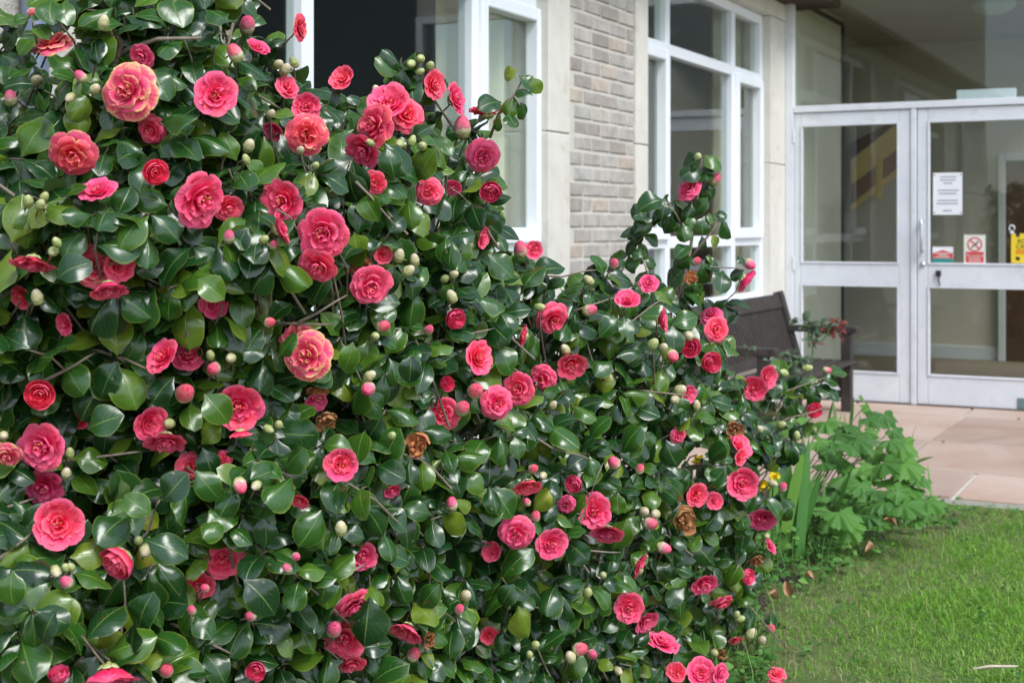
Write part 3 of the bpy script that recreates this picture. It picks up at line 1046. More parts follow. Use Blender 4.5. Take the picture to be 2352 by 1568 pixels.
# ------------------------------------------------------------------ bench
bench = empty('bench', AB(0.35, 1.52), -TH)
tag(bench, 'dark brown wooden garden bench with slatted back under the window', 'bench')
B0, B1 = -0.98, 0.98     # local y = along the wall (y = -(b-1.52)); x = a - 0.35


def bp(name, boxes=None, beams=None, bev=0.006):
    mb = MB()
    for x in (boxes or []):
        mb.box(*x)
    for x in (beams or []):
        mb.beam(*x)
    return mb.build(name, M['bench'], bench, bevel=bev)


for s in (-1, 1):
    y = s * 0.95
    bp('leg', boxes=[(0.21, 0.28, y - 0.035, y + 0.035, 0.0, 0.535)])
    bp('leg', beams=[((-0.10, y, 0.0), (-0.10, y, 0.36), 0.07, 0.06, 0, Vector((1, 0, 0))), ((-0.10, y, 0.33), (-0.235, y, 0.80), 0.07, 0.06, 0, Vector((1, 0, 0)))])
    ar = MB()
    ar.box(-0.17, 0.30, y - 0.045, y + 0.045, 0.53, 0.575)
    ar.tube([(0.30, y - 0.045, 0.553), (0.30, y + 0.045, 0.553)], 0.024, 12)
    ar.build('armrest', M['bench'], bench, bevel=0.006)
    bp('side_rail', boxes=[(-0.07, 0.21, y - 0.025, y + 0.025, 0.24, 0.315), (-0.07, 0.21, y - 0.025, y + 0.025, 0.09, 0.14)])
    bk = MB()
    bk.v = [(0.21, y - .02, .235), (0.21, y - .02, .14), (0.135, y - .02, .235), (0.21, y + .02, .235), (0.21, y + .02, .14), (0.135, y + .02, .235)]
    bk.f = [(0, 1, 2), (5, 4, 3), (0, 3, 4, 1), (1, 4, 5, 2), (2, 5, 3, 0)]
    bk.m = [0] * 5
    bk.build('bracket', M['bench'], bench)
bp('top_rail', beams=[((-0.222, -0.915, 0.735), (-0.222, 0.915, 0.735), 0.035, 0.10, 0, Vector((-0.28, 0, 0.96)))])
bp('lower_rail', beams=[((-0.120, -0.915, 0.385), (-0.120, 0.915, 0.385), 0.035, 0.06, 0, Vector((-0.28, 0, 0.96)))])
for i in range(31):
    y = -0.88 + i * 1.76 / 30
    bp('back_slat', beams=[((-0.124, y, 0.41), (-0.212, y, 0.695), 0.034, 0.014, 0, Vector((0.96, 0, 0.28)))], bev=0.003)
for i in range(5):
    x = -0.07 + i * 0.078
    bp('seat_slat', boxes=[(x, x + 0.06, -0.97, 0.97, 0.326, 0.348)], bev=0.005)
bp('front_rail', boxes=[(0.2, 0.232, -0.914, 0.914, 0.25, 0.32)])

# ------------------------------------------------------------------ camellia bush
bush = empty('camellia_bush', AB(0.75, 7.2), 0.0)
tag(bush, 'large camellia bush with glossy dark green leaves and many pink double flowers', 'shrub')
bpy.context.view_layer.update()
BW = bush.matrix_world.copy()
BWI = BW.inverted()
poly = [(-90, 185), (40, 185), (110, 110), (135, -70), (530, -70), (560, 45), (600, 85), (630, 165), (720, 195), (760, 228), (850, 235), (925, 205),
        (965, 175), (1005, 205), (1045, 275), (1110, 300), (1135, 350), (1130, 460), (1165, 555), (1235, 605), (1300, 640), (1420, 655), (1500, 640),
        (1560, 665), (1630, 710), (1680, 755), (1690, 840), (1770, 880), (1835, 905), (1835, 955), (1780, 1005), (1725, 1045), (1735, 1120),
        (1755, 1195), (1725, 1260), (1685, 1330), (1700, 1400), (1685, 1480), (1620, 1540), (1590, 1800), (-90, 1800)]
pxs = np.array([p[0] for p in poly], float)
pys = np.array([p[1] for p in poly], float)


def inside(x, y):
    c, n = False, len(poly)
    j = n - 1
    for i in range(n):
        if (pys[i] > y) != (pys[j] > y) and x < (pxs[j] - pxs[i]) * (y - pys[i]) / (pys[j] - pys[i]) + pxs[i]:
            c = not c
        j = i
    return c


TOPX = [-90, 40, 110, 135, 530, 560, 630, 720, 850, 965, 1045, 1135, 1165, 1235, 1300, 1500, 1630, 1690, 1770, 1835, 1900]
TOPY = [185, 185, 110, -200, -200, 45, 165, 195, 235, 175, 275, 350, 555, 605, 640, 640, 710, 840, 880, 905, 930]
D0X = [-100, 0, 400, 800, 1176, 1500, 1700, 1850, 1950]
D0Y = [2.34, 2.36, 2.46, 2.68, 3.02, 3.52, 3.86, 4.22, 4.45]
RGX = [1000, 1100, 1200, 1300, 1450, 1800]   # right limit by row
bumps = [(rng.uniform(0, 1900), rng.uniform(-50, 1650), rng.uniform(90, 230), rng.uniform(-0.16, 0.14)) for _ in range(70)]


def Dsurf(x, y):
    d = float(np.interp(x, D0X, D0Y))
    top = float(np.interp(x, TOPX, TOPY))
    d += 0.34 * math.exp(-max(0.0, y - top) / 110.0)
    for bx_, by_, br, ba in bumps:
        q = ((x - bx_) ** 2 + (y - by_) ** 2) / (br * br)
        if q < 6:
            d += ba * math.exp(-q) * (d / 3.0)
    if y > 1150 and x > 900:
        d += 0.12 * min(1, (y - 1150) / 400)
    lim = CAM_H * FPX / max(y - HY, 1) - 0.06
    if y > HY + 400:
        d = min(d, lim)
    return d


# leaves ----------------------------------------------------------
def leaf_template(wd, droop, fold, curl, wave, nu=9, nv=4, seed=0):
    rr_ = random.Random(seed)
    ph = rr_.uniform(0, 6)

    tw = rr_.uniform(-1.0, 1.0)
    sk = rr_.uniform(-0.06, 0.06)

    def fn(s, t):
        if s < 0.10:
            half, yy = 0.014, s
        else:
            q = (s - 0.10) / 0.90
            half = wd * (max(0.0, math.sin(math.pi * min(1, q ** 0.93))) ** 0.58)
            if q > 0.88:
                half = wd * ((max(0.0, math.sin(math.pi * 0.88 ** 0.93))) ** 0.58) * max(0.0, (1 - q) / 0.12) ** 0.95
            yy = s
        x = half * t + sk * math.sin(math.pi * s)
        z = fold * abs(t) * half * 2 - curl * t * t * half - droop * s * s + 0.05 * math.sin(math.pi * s)
        z += wave * math.sin(s * 9 + ph + (2 if t > 0 else 0)) * abs(t) * half + tw * t * half * (s - 0.3)
        return (x, yy, z)
    mb = MB()
    mb.grid(fn, nu, nv)
    return mb


templates = []
for i in range(20):
    rt = random.Random(100 + i)
    templates.append(leaf_template(rt.uniform(0.32, 0.41), rt.uniform(0.02, 0.46), rt.uniform(-0.10, 0.34), rt.uniform(0.15, 1.0), rt.uniform(0.04, 0.24),
                                   nu=8, nv=4, seed=i))
T_V = [np.array(t_.v, dtype=np.float32) for t_ in templates]
T_F = [np.array(t_.f, dtype=np.int32) for t_ in templates]
T_UV = [np.array(t_.uv, dtype=np.float32) for t_ in templates]
leaf_meshes = [t_.mesh('leaf', M['leaf'], True) for t_ in templates]


def joined_leaves(name, mats4, idx, lrs, TV, TF, TUV, mat, parent=None):
    vs, fs, uvs, ls, off = [], [], [], [], 0
    for m4, k_, lr in zip(mats4, idx, lrs):
        a_ = np.array(m4, dtype=np.float32)
        v = TV[k_] @ a_[:3, :3].T + a_[:3, 3]
        vs.append(v)
        fs.append(TF[k_] + off)
        uvs.append(TUV[k_])
        ls.append(np.full(len(v), lr, np.float32))
        off += len(v)
    V, F, U, Lr = np.concatenate(vs), np.concatenate(fs), np.concatenate(uvs), np.concatenate(ls)
    me = bpy.data.meshes.new(name)
    nf, k4 = F.shape
    me.vertices.add(len(V))
    me.vertices.foreach_set('co', V.ravel())
    me.loops.add(nf * k4)
    me.loops.foreach_set('vertex_index', F.ravel())
    me.polygons.add(nf)
    me.polygons.foreach_set('loop_start', np.arange(0, nf * k4, k4, dtype=np.int32))
    me.polygons.foreach_set('use_smooth', np.ones(nf, dtype=bool))
    ul = me.uv_layers.new(name='UVMap')
    ul.data.foreach_set('uv', U[F.ravel()].ravel())
    at = me.attributes.new('lr', 'FLOAT', 'POINT')
    at.data.foreach_set('value', Lr)
    me.materials.append(mat)
    me.update()
    me.validate()
    return link(name, me, parent)


# flowers (x, y, size px, type, facing right/up/toward viewer, deeper?)
FL = [
    (120, 95, 92, 'y', -.1, .8, .55, 0), (292, 210, 128, 'y', .05, 0, 1, 0), (495, 218, 97, 'o', .15, -.05, 1, 0), (165, 358, 106, 'y2', .1, -.45, .9, 0),
    (357, 397, 60, 'c', .35, -.1, 1, 0), (462, 460, 132, 'o', .85, -.1, .62, 0), (525, 478, 66, 'o', .4, -.3, .8, 1), (225, 440, 85, 'o', .1, .7, .6, 1),
    (325, 130, 60, 'o', 0, -.4, .8, 1), (345, 300, 70, 'o', 0, -.4, .8, 1), (690, 65, 62, 'y2', .95, -.15, .35, 0), (592, 112, 56, 'o', .4, .6, .45, 0),
    (705, 310, 92, 'y2', 0, -.25, .9, 0), (703, 246, 64, 'o', 0, .1, .9, 1), (857, 287, 104, 'y2', -.5, .1, .85, 0), (895, 238, 92, 'o', .1, .4, .9, 0),
    (935, 262, 84, 'o', .25, .1, .9, 1), (833, 345, 84, 'o', -.3, -.45, .8, 1), (996, 195, 66, 'o', .75, .1, .5, 0), (1045, 228, 76, 'o', .85, .25, .3, 0),
    (1120, 255, 84, 'o', -.1, .55, -.1, 0), (1110, 360, 76, 'o', .25, -.2, .95, 0), (1128, 440, 50, 'c', .15, -.5, .85, 0), (985, 440, 62, 'o', 0, -.2, .9, 1),
    (650, 462, 100, 'o', -.2, -.3, .85, 1), (645, 525, 80, 'o', .7, .15, -.1, 0), (742, 536, 116, 'o', .0, -.15, 1, 0), (730, 612, 90, 'o', -.3, -.35, .8, 0),
    (852, 655, 95, 'o', .1, -.2, .9, 0), (832, 612, 70, 'b', 0, .3, .8, 1), (788, 182, 60, 'o', -.3, .4, .7, 1), (660, 200, 58, 'o', .3, .3, .4, 1),
    (75, 605, 96, 'o', -.2, -.75, .3, 0), (215, 612, 95, 'y2', .1, .1, .85, 1), (272, 612, 70, 'o', .5, .2, .6, 1), (250, 662, 84, 'o', .1, -.8, .35, 0),
    (90, 906, 68, 'c', .2, -.1, 1, 0), (375, 820, 84, 'o', -.2, .6, .6, 0), (432, 818, 78, 'o', .1, .65, .6, 1), (345, 970, 82, 'o', .5, -.1, .8, 0),
    (380, 1012, 96, 'o', 0, -.7, .4, 0), (548, 932, 108, 'o', .25, -.15, .95, 0), (552, 995, 52, 'o', .1, -.9, 0, 0), (95, 1026, 112, 'o', -.15, -.05, .95, 0),
    (100, 1118, 92, 'o', 0, -.2, .95, 1), (135, 1202, 111, 'o', .05, -.05, 1, 0), (15, 1048, 66, 'y', 0, -.4, .7, 0), (440, 1072, 72, 'y2', 0, .2, .8, 1),
    (512, 1052, 46, 'o', 0, .5, .6, 1), (270, 1292, 84, 'c', -.55, -.5, .75, 0), (512, 1282, 92, 'o', .1, 0, .9, 1), (458, 1342, 70, 'o', 0, -.2, .9, 1),
    (685, 768, 88, 'y', -.2, .7, .5, 1), (703, 818, 110, 'y', -.05, -.05, 1, 0), (960, 1022, 76, 'b', .1, .2, .9, 0), (783, 1065, 76, 'o', .1, -.15, 1, 0),
    (752, 962, 78, 'd', .2, -.3, .5, 0), (730, 900, 66, 'b', 0, -.5, .5, 1), (1046, 732, 50, 'c', .5, 0, .85, 0), (1098, 820, 80, 'o', .8, 0, .6, 0),
    (1108, 545, 50, 'o', .7, 0, .5, 1), (1225, 574, 42, 'o', .3, .2, .8, 0), (1272, 735, 78, 'o', .1, -.55, .6, 0), (1203, 771, 52, 'o', -.85, 0, -.1, 0),
    (1312, 836, 70, 'o', .1, -.4, .9, 0), (1245, 870, 62, 'o', -.1, 0, .9, 1), (1190, 892, 76, 'o', -.1, .15, .95, 0), (1142, 926, 76, 'o', .3, 0, .9, 0),
    (1018, 950, 78, 'o', -.1, -.2, .9, 1), (1027, 880, 36, 'c', .3, 0, .9, 0), (1440, 690, 58, 'o', .2, .6, .5, 1), (1520, 737, 58, 'o', .7, .2, .2, 0),
    (1646, 757, 58, 'o', .35, .1, .8, 0), (1632, 722, 52, 'o', -.2, .6, .5, 1), (1586, 797, 46, 'c', -.2, 0, 1, 0), (1633, 831, 50, 'c', .1, -.1, 1, 0),
    (1760, 866, 56, 'o', .6, -.1, .7, 0), (1732, 890, 58, 'o', -.1, -.3, .8, 1), (1870, 942, 37, 'c', .1, -.1, 1, 0), (1580, 432, 60, 'o', -.45, .65, .5, 0),
    (1712, 642, 62, 'o', .5, -.55, -.1, 0), (1187, 1226, 80, 'o', -.05, -.1, 1, 0), (1267, 1246, 72, 'o', .1, -.1, 1, 0), (1705, 1109, 72, 'o', .1, 0, 1, 0),
    (1318, 1111, 42, 'c', -.4, -.1, .9, 0), (1212, 1114, 66, 'o', 0, -.65, .4, 0), (1365, 1172, 78, 'o', .1, .1, .9, 1), (1395, 1222, 74, 'o', .1, -.55, .6, 0),
    (1445, 1394, 68, 'o', .05, -.1, 1, 0), (1600, 1135, 54, 'o', .1, 0, .9, 1), (1470, 1296, 60, 'o', .5, -.2, .2, 0), (1617, 1340, 60, 'o', .4, -.3, .7, 0),
    (1660, 1386, 56, 'o', .3, -.5, .3, 0), (1718, 1323, 38, 'c', .5, 0, .8, 0), (1572, 1196, 78, 'd', .3, .3, .7, 0), (1740, 1286, 42, 'd', .3, -.4, .7, 0),
    (1687, 984, 46, 'd', .1, .1, .9, 0), (1697, 1022, 66, 'o', .3, .5, .4, 1), (1520, 1474, 80, 'o', .1, .55, .2, 1), (1483, 1424, 60, 'o', .4, -.2, .6, 1),
    (1752, 1190, 60, 'o', -.3, -.3, .7, 1), (1770, 1254, 38, 'o', .6, .3, .2, 0), (1700, 1050, 40, 'o', .3, -.2, .5, 1), (830, 1276, 70, 'o', .1, -.1, .9, 1), (815, 1392, 88, 'o', .2, -.7, .45, 0),
    (790, 1465, 96, 'o', .05, 0, .95, 1), (935, 1446, 80, 'o', -.1, -.65, .45, 0), (988, 1468, 48, 'd', .4, .2, .8, 0), (1124, 1458, 42, 'o', .2, 0, .9, 1),
    (588, 1540, 46, 'c', .2, -.1, 1, 0), (250, 1552, 130, 'o', -.05, -.75, .3, 0), (135, 1548, 50, 'c', .2, .8, .4, 0), (808, 1525, 66, 'o', .3, -.3, .5, 1),
    (690, 1148, 44, 'o', 0, -.4, .6, 1), (900, 1125, 40, 'o', .2, -.4, .6, 1), (150, 745, 52, 'o', -.3, 0, .6, 1), (185, 966, 40, 'o', .2, .4, .6, 1),
    (1553, 1542, 44, 'o', 0, .2, .8, 0), (1610, 1545, 66, 'o', .1, .3, .7, 1), (1655, 1548, 50, 'o', .4, .3, .6, 0), (490, 698, 66, 'o', .2, .2, .8, 1),
    (880, 585, 42, 'o', .1, 0, .8, 1), (725, 920, 50, 'o', 0, -.4, .6, 1), (1560, 1000, 40, 'o', .3, 0, .7, 1), (1580, 905, 42, 'o', .4, 0, .7, 1), (860, 420, 56, 'o', -.2, 0, .8, 1),
    (1590, 640, 44, 'b', .2, .3, .6, 1), (1490, 650, 46, 'o', 0, .3, .7, 1), (50, 680, 58, 'o', -.2, -.3, .6, 1), (630, 300, 50, 'o', -.3, -.4, .6, 1), (1040, 430, 40, 'o', .2, -.2, .7, 1),
    (1300, 1160, 44, 'o', .1, 0, .8, 1), (1130, 1265, 46, 'o', 0, 0, .8, 1), (1640, 1150, 40, 'o', .2, .1, .8, 1), (1690, 1470, 36, 'o', 0, -.5, .6, 0),
]
# buds (x, y, size px, colour: g green, w cream, p pink)
BU = [(85, 185, 34, 'w'), (185, 176, 32, 'p'), (75, 30, 30, 'p'), (238, 52, 34, 'w'), (25, 226, 36, 'p'), (65, 462, 30, 'g'), (93, 470, 30, 'g'), (102, 452, 26, 'g'),
      (130, 556, 26, 'g'), (122, 578, 30, 'g'), (85, 682, 36, 'w'), (572, 334, 34, 'w'), (565, 366, 24, 'g'), (607, 550, 26, 'g'), (628, 562, 24, 'p'), (526, 543, 32, 'p'),
      (622, 262, 26, 'w'), (640, 148, 28, 'w'), (675, 143, 26, 'g'), (655, 160, 32, 'w'), (866, 210, 28, 'w'), (947, 323, 24, 'g'), (918, 331, 28, 'g'), (970, 336, 28, 'g'),
      (966, 135, 26, 'g'), (944, 147, 26, 'g'), (988, 152, 26, 'g'), (965, 165, 22, 'g'), (540, 122, 44, 'p'), (568, 58, 46, 'p'), (745, 596, 36, 'w'), (917, 587, 32, 'w'), (952, 597, 30, 'w'),
      (938, 622, 32, 'w'), (880, 748, 38, 'p'), (862, 772, 26, 'g'), (985, 757, 28, 'p'), (1037, 680, 32, 'w'), (1022, 640, 24, 'g'), (1043, 630, 24, 'w'), (850, 862, 30, 'w'),
      (845, 893, 42, 'p'), (490, 846, 40, 'p'), (483, 815, 26, 'g'), (530, 822, 30, 'w'), (425, 902, 56, 'p'), (552, 1115, 40, 'p'), (588, 1115, 28, 'w'), (318, 1240, 26, 'g'),
      (335, 1264, 38, 'w'), (128, 1312, 30, 'w'), (152, 1336, 36, 'p'), (150, 1303, 24, 'g'), (163, 1302, 24, 'g'), (767, 1444, 46, 'p'), (783, 1212, 36, 'w'), (1038, 1156, 34, 'p'),
      (1210, 1152, 22, 'p'), (1225, 1076, 28, 'p'), (1247, 1092, 24, 'w'), (1230, 1185, 30, 'p'), (1070, 1367, 34, 'w'), (1055, 1398, 28, 'p'), (575, 1414, 30, 'p'), (660, 1304, 26, 'p'),
      (680, 1278, 26, 'p'), (470, 1350, 26, 'p'), (440, 1400, 26, 'p'), (382, 1538, 42, 'p'), (950, 1502, 38, 'p'), (1480, 1175, 30, 'w'), (1505, 1180, 30, 'w'), (1494, 1202, 36, 'p'), (1525, 1258, 34, 'p'),
      (1468, 1308, 26, 'w'), (1310, 1508, 34, 'w'), (1333, 1490, 40, 'p'), (1230, 1480, 26, 'g'), (1216, 1502, 22, 'g'), (1360, 1502, 30, 'p'), (1800, 856, 24, 'g'), (1855, 845, 22, 'g'), (1550, 918, 28, 'w'), (1562, 896, 34, 'w'),
      (1582, 772, 32, 'w'), (1500, 790, 32, 'g'), (1524, 798, 28, 'w'), (1545, 818, 36, 'p'), (1355, 712, 34, 'p'), (1352, 643, 26, 'w'), (1410, 605, 28, 'p'), (1298, 802, 28, 'w'), (1092, 897, 46, 'p'), (1062, 937, 42, 'p'),
      (640, 975, 26, 'g'), (617, 985, 24, 'g'), (1600, 600, 24, 'p'), (1643, 412, 30, 'p'), (1603, 362, 24, 'g'), (1470, 1076, 26, 'p'), (1410, 1062, 36, 'p'), (160, 1040, 28, 'g'), (152, 1086, 30, 'w'),
      (8, 1000, 28, 'w'), (1722, 607, 32, 'p'), (1195, 572, 40, 'p'), (1062, 292, 50, 'p'), (388, 972, 32, 'g'), (850, 328, 22, 'g'), (160, 225, 26, 'w'), (218, 205, 30, 'w'), (690, 345, 24, 'w'), (725, 380, 22, 'g'),
      (1830, 1000, 22, 'g'), (1795, 975, 22, 'g'), (1745, 985, 20, 'w'), (1760, 1230, 22, 'g'), (1798, 1118, 26, 'p'), (1775, 1110, 22, 'w'), (1770, 1443, 26, 'p'), (1750, 1470, 26, 'w'), (1700, 1420, 22, 'g'), (1692, 1410, 20, 'g'), (1640, 1500, 26, 'g'),
      (1725, 1455, 30, 'w'), (1350, 1360, 28, 'g'), (1600, 930, 24, 'w'), (1900, 850, 20, 'p'), (1240, 705, 24, 'g'), (1385, 1320, 22, 'g'), (1270, 930, 24, 'w'), (1420, 1540, 24, 'w'), (900, 1000, 24, 'g'), (620, 740, 30, 'p')]

flowers = []
for (x, y, s, ty, fx, fy, fz, deep) in FL:
    d = Dsurf(x, y) + (0.03 if deep else -0.055)
    if (x, y) in ((1580, 432), (1712, 642)):
        d = 3.95
    if (x, y) == (690, 65):
        d = 2.85
    p = P(x, y, d)
    if p.z < 0.05:
        d = min(d, (CAM_H - 0.05) * FPX / (y - HY))
    fv = Vector((fx + random.uniform(-.22, .22), -fz, fy + random.uniform(-.25, .18))).normalized()
    flowers.append((x, y, s * 1.06, ty, fv, deep, d))
buds = []
for (x, y, s, ty) in BU:
    d = Dsurf(x, y) - 0.05
    if x > 1500 and y < 640:
        d = 3.95
    buds.append((x, y, s, ty, d))

DAF = [(1776, 1092, 34), (1752, 1112, 34), (1603, 1058, 26)]
fxs = np.array([f[0] for f in flowers] + [b_[0] for b_ in buds] + [q_[0] for q_ in DAF], float)
fys = np.array([f[1] for f in flowers] + [b_[1] for b_ in buds] + [q_[1] for q_ in DAF], float)
frs = np.array([(f[2] * (0.24 if f[5] else 0.38)) for f in flowers] + [b_[2] * 0.5 for b_ in buds] + [q_[2] * .5 for q_ in DAF], float)
fds = np.array([f[6] for f in flowers] + [b_[4] for b_ in buds] + [9.0] * 3, float)


def covers(p, q, ln, extra=0.0):
    """does a leaf from p to q stand in front of a flower?"""
    for k_ in (0.25, 0.6, 0.95):
        m_ = p.lerp(q, k_)
        x = HX + m_.x / m_.y * FPX
        y = HY - (m_.z - CAM_H) / m_.y * FPX
        r_ = ln * 0.26 / m_.y * FPX * (1.0 if k_ < 0.9 else 0.3)
        dd = np.hypot(fxs - x, fys - y)
        if np.any((dd < frs + r_) & (fds + 0.03 > m_.y)):
            return True
    return False


LEAVES = []          # (matrix world, template, lr, importance)
TWIGS = MB()
CAMV = Vector((0, 0, CAM_H))


def add_leaf(p, dirv, nrm, ln, layer, check=True, wid=1.0, lr=None):
    dirv = dirv.normalized()
    q = p + dirv * ln
    if q.z < 0.015 or p.z < 0.01:
        return False
    if check and layer < 3 and covers(p, q, ln):
        return False
    k_ = random.randrange(len(templates))
    m4 = frame(p, dirv, nrm, ln, wid)
    z_ = m4.to_3x3().col[2].normalized()
    face = max(0.0, z_.dot((CAMV - p).normalized()))
    imp = ln / p.y * (0.35 + face) * (1.0 if layer == 0 else 0.55 if layer == 1 else 0.1)
    if not (-40 < HX + p.x / p.y * FPX < 2000 and -30 < HY - (p.z - CAM_H) / p.y * FPX < 1600):
        imp = 0
    LEAVES.append((m4, k_, random.random() ** 1.15 if lr is None else lr, imp))
    return True


def shoot(p, axis, n, size, layer, back=None, check=True):
    axis = axis.normalized()
    e1 = axis.orthogonal().normalized()
    e2 = axis.cross(e1)
    ph = random.uniform(0, 6.28)
    L_ = size * random.uniform(0.7, 1.3)
    for i in range(n):
        f_ = i / max(1, n - 1)
        ph += 2.399 + random.uniform(-0.4, 0.4)
        base = p - axis * L_ * f_
        rad = e1 * math.cos(ph) + e2 * math.sin(ph)
        dv = rad + axis * random.uniform(0.0, 0.55) + Vector((0, 0, -0.38 + random.uniform(-0.25, 0.2)))
        nv_ = axis * 0.55 + Vector((0, 0, 0.75)) + Vector((random.gauss(0, .3), random.gauss(0, .3) - 0.30, random.gauss(0, .25)))
        add_leaf(base + rad * 0.004, dv, nv_, size * random.uniform(0.72, 1.12), layer, check)
    bend = Vector((random.uniform(-.02, .02), random.uniform(0, .04), -0.02))
    TWIGS.tube([p, p - axis * L_ * 0.6, p - axis * L_ * 1.3 + bend, p - axis * L_ * 2.1 + bend * 3], [0.0016, 0.002, 0.0026, 0.003], 5, cap=False)


def outward(x, y):
    top = float(np.interp(x, TOPX, TOPY))
    upw = 0.35 + 0.8 * math.exp(-max(0, y - top) / 160)
    sidew = 0.25 + 0.5 * max(0, min(1, (x - 1350) / 500))
    v = AX * sidew + Vector((0, -0.75, 0)) + Vector((0, 0, upw))
    return v.normalized()


pockets = [(random.uniform(0, 1750), random.uniform(150, 1560), random.uniform(24, 52)) for _ in range(110)]
for layer, (off, spc, nlf) in enumerate([(0.0, 0.062, 6), (0.095, 0.068, 6), (0.22, 0.082, 6), (0.38, 0.10, 6), (0.60, 0.15, 6)]):
    y = -80.0
    while y < 1760:
        x = -80.0
        while x < 1930:
            d_ = float(np.interp(x, D0X, D0Y))
            step = spc * FPX / d_
            jx, jy = x + random.uniform(-.5, .5) * step, y + random.uniform(-.5, .5) * step
            x += step
            if not inside(jx, jy):
                continue
            if 1 <= layer <= 2 and (jx - 870) ** 2 + (jy - 905) ** 2 < 45 ** 2:
                continue
            if layer <= 1 and any((jx - a_) ** 2 + (jy - b_) ** 2 < c_ * c_ for a_, b_, c_ in pockets):
                continue
            if layer >= 3 and ((jx - 872) / 60) ** 2 + ((jy - 900) / 75) ** 2 < 1:
                continue
            d = Dsurf(jx, jy) + off + random.uniform(-0.035, 0.035)
            p = P(jx, jy, d)
            if p.z < 0.04:
                continue
            ax = outward(jx, jy) + Vector((random.gauss(0, .38), random.gauss(0, .3), random.gauss(0, .38)))
            size = random.choice([0.060, 0.067, 0.074, 0.081]) * (0.95 if jx > 1300 else 1.0)
            shoot(p, ax, nlf + random.randint(-1, 1), size, layer)
        y += spc * FPX / 2.9

# body of the bush behind the visible face and past the picture's left edge
for i in range(330):
    b = random.uniform(5.9, 9.4)
    a = random.uniform(0.15, 1.0) if b < 8.6 else random.uniform(0.15, 0.9)
    ztop = 1.75 if b > 7.6 else 1.05 + 0.7 * max(0, (b - 6.4) / 1.2)
    p = AB(a, b, random.uniform(0.15, ztop))
    xx, yy = HX + p.x / p.y * FPX, HY - (p.z - CAM_H) / p.y * FPX
    if -90 < xx < 1950:
        if not inside(xx, yy) or p.y < Dsurf(xx, yy) + 0.5 or ((xx - 872) / 70) ** 2 + ((yy - 900) / 85) ** 2 < 1:
            continue
    shoot(p, Vector((random.gauss(0, 1), random.gauss(0, 1), random.uniform(.2, 1))), 7, 0.08, 4, check=False)

# stalks of flowers and buds; those that stand clear of the mass get a leafy sprig
def connect(x, y, d, base):
    tx, ty = x - 150, y + 190
    L_ = math.hypot(tx - x, ty - y)
    pts, n, cx, cy = [base], 0, x, y
    while not inside(cx, cy) and n < 12:
        cx += (tx - x) / L_ * 20 + random.uniform(-6, 6)
        cy += (ty - y) / L_ * 20 + random.uniform(-4, 4)
        n += 1
        q = P(cx, cy, d + 0.012 + 0.012 * n)
        pts.append(q)
        for k_ in range(2):
            an = random.uniform(0, 6.28)
            dv = Vector((math.cos(an), random.uniform(-.5, .2), .7 * math.sin(an) - .2))
            add_leaf(q, dv, Vector((random.gauss(0, .3), -.6, .7)), random.uniform(.045, .075), 0)
    pts.append(P(cx - 12, cy + 28, d + 0.05 + 0.012 * n))
    pts.append(P(cx - 25, cy + 60, Dsurf(cx, min(cy + 60, 1500)) + 0.16))
    TWIGS.tube(pts, [.0016 + .0014 * i / len(pts) for i in range(len(pts))], 5, cap=False)


for (x, y, s, ty, face, deep, d) in flowers:
    connect(x, y, d, P(x, y, d) - face * s * d / FPX * .2)
for (x, y, s, ty, d) in buds:
    if x > 1500 and y < 640:
        continue
    connect(x, y, d, P(x, y, d + .008))
    if random.random() < .75:
        shoot(P(x, y, d + .025), outward(x, y) + Vector((random.gauss(0, .3), 0, random.gauss(0, .3))), 4, random.uniform(.058, .074), 0)

# explicit sprigs that stand clear of the mass
BR = []     # polylines of branches (points, radii)


def z8(zx, zy, d):     # enlarged view of the upright shoot
    return P((1560 + zx / 3.92) / 1.0884, (360 + zy / 3.92) / 1.0884, d)


def z3(zx, zy, d):
    return P((1080 + zx / 5.228) / 1.0884, (zy / 5.228) / 1.0884, d)


def explicit(conv, lst, d, jit=0.03):
    for (x0, y0, x1, y1) in lst:
        p = conv(x0, y0, d + random.uniform(-jit, jit) * .3)
        q = conv(x1, y1, d + random.uniform(-jit, jit) - 0.01)
        dv = q - p
        ln = dv.length
        nv_ = Vector((random.gauss(0, .25), -0.8, 0.65 + random.gauss(0, .2)))
        add_leaf(p, dv, nv_, ln, 0, check=False, wid=random.uniform(0.95, 1.25) * (1.25 if ln < 0.045 else 1.0))


explicit(z8, [(770, 130, 560, 230), (790, 110, 950, 240), (760, 240, 565, 295), (790, 215, 885, 245), (820, 260, 815, 355), (830, 380, 870, 525), (770, 430, 780, 590),
              (820, 520, 690, 675), (660, 570, 595, 755), (385, 545, 140, 602), (400, 530, 390, 695), (470, 690, 380, 880), (570, 770, 590, 960), (520, 770, 470, 850),
              (670, 710, 650, 850), (790, 705, 770, 895), (900, 745, 815, 700), (950, 740, 1112, 880), (890, 690, 1015, 695), (860, 890, 925, 1050), (760, 900, 835, 1000),
              (650, 990, 500, 1045), (670, 1100, 450, 1190), (750, 1180, 950, 1205), (590, 1230, 390, 1385), (640, 1240, 740, 1445), (760, 1170, 870, 1355), (800, 1100, 890, 1130),
              (970, 1240, 960, 1455), (1180, 1230, 1040, 1330), (1110, 1100, 1180, 1160), (170, 1130, 25, 1235), (190, 1110, 85, 1055), (200, 1140, 325, 1172), (230, 1240, 140, 1445),
              (250, 1260, 315, 1345), (290, 1500, 110, 1535), (500, 1400, 330, 1530), (720, 1440, 790, 1560), (600, 1450, 680, 1560), (330, 1330, 380, 1500), (480, 1440, 430, 1600), (690, 1350, 790, 1480)], 3.95)
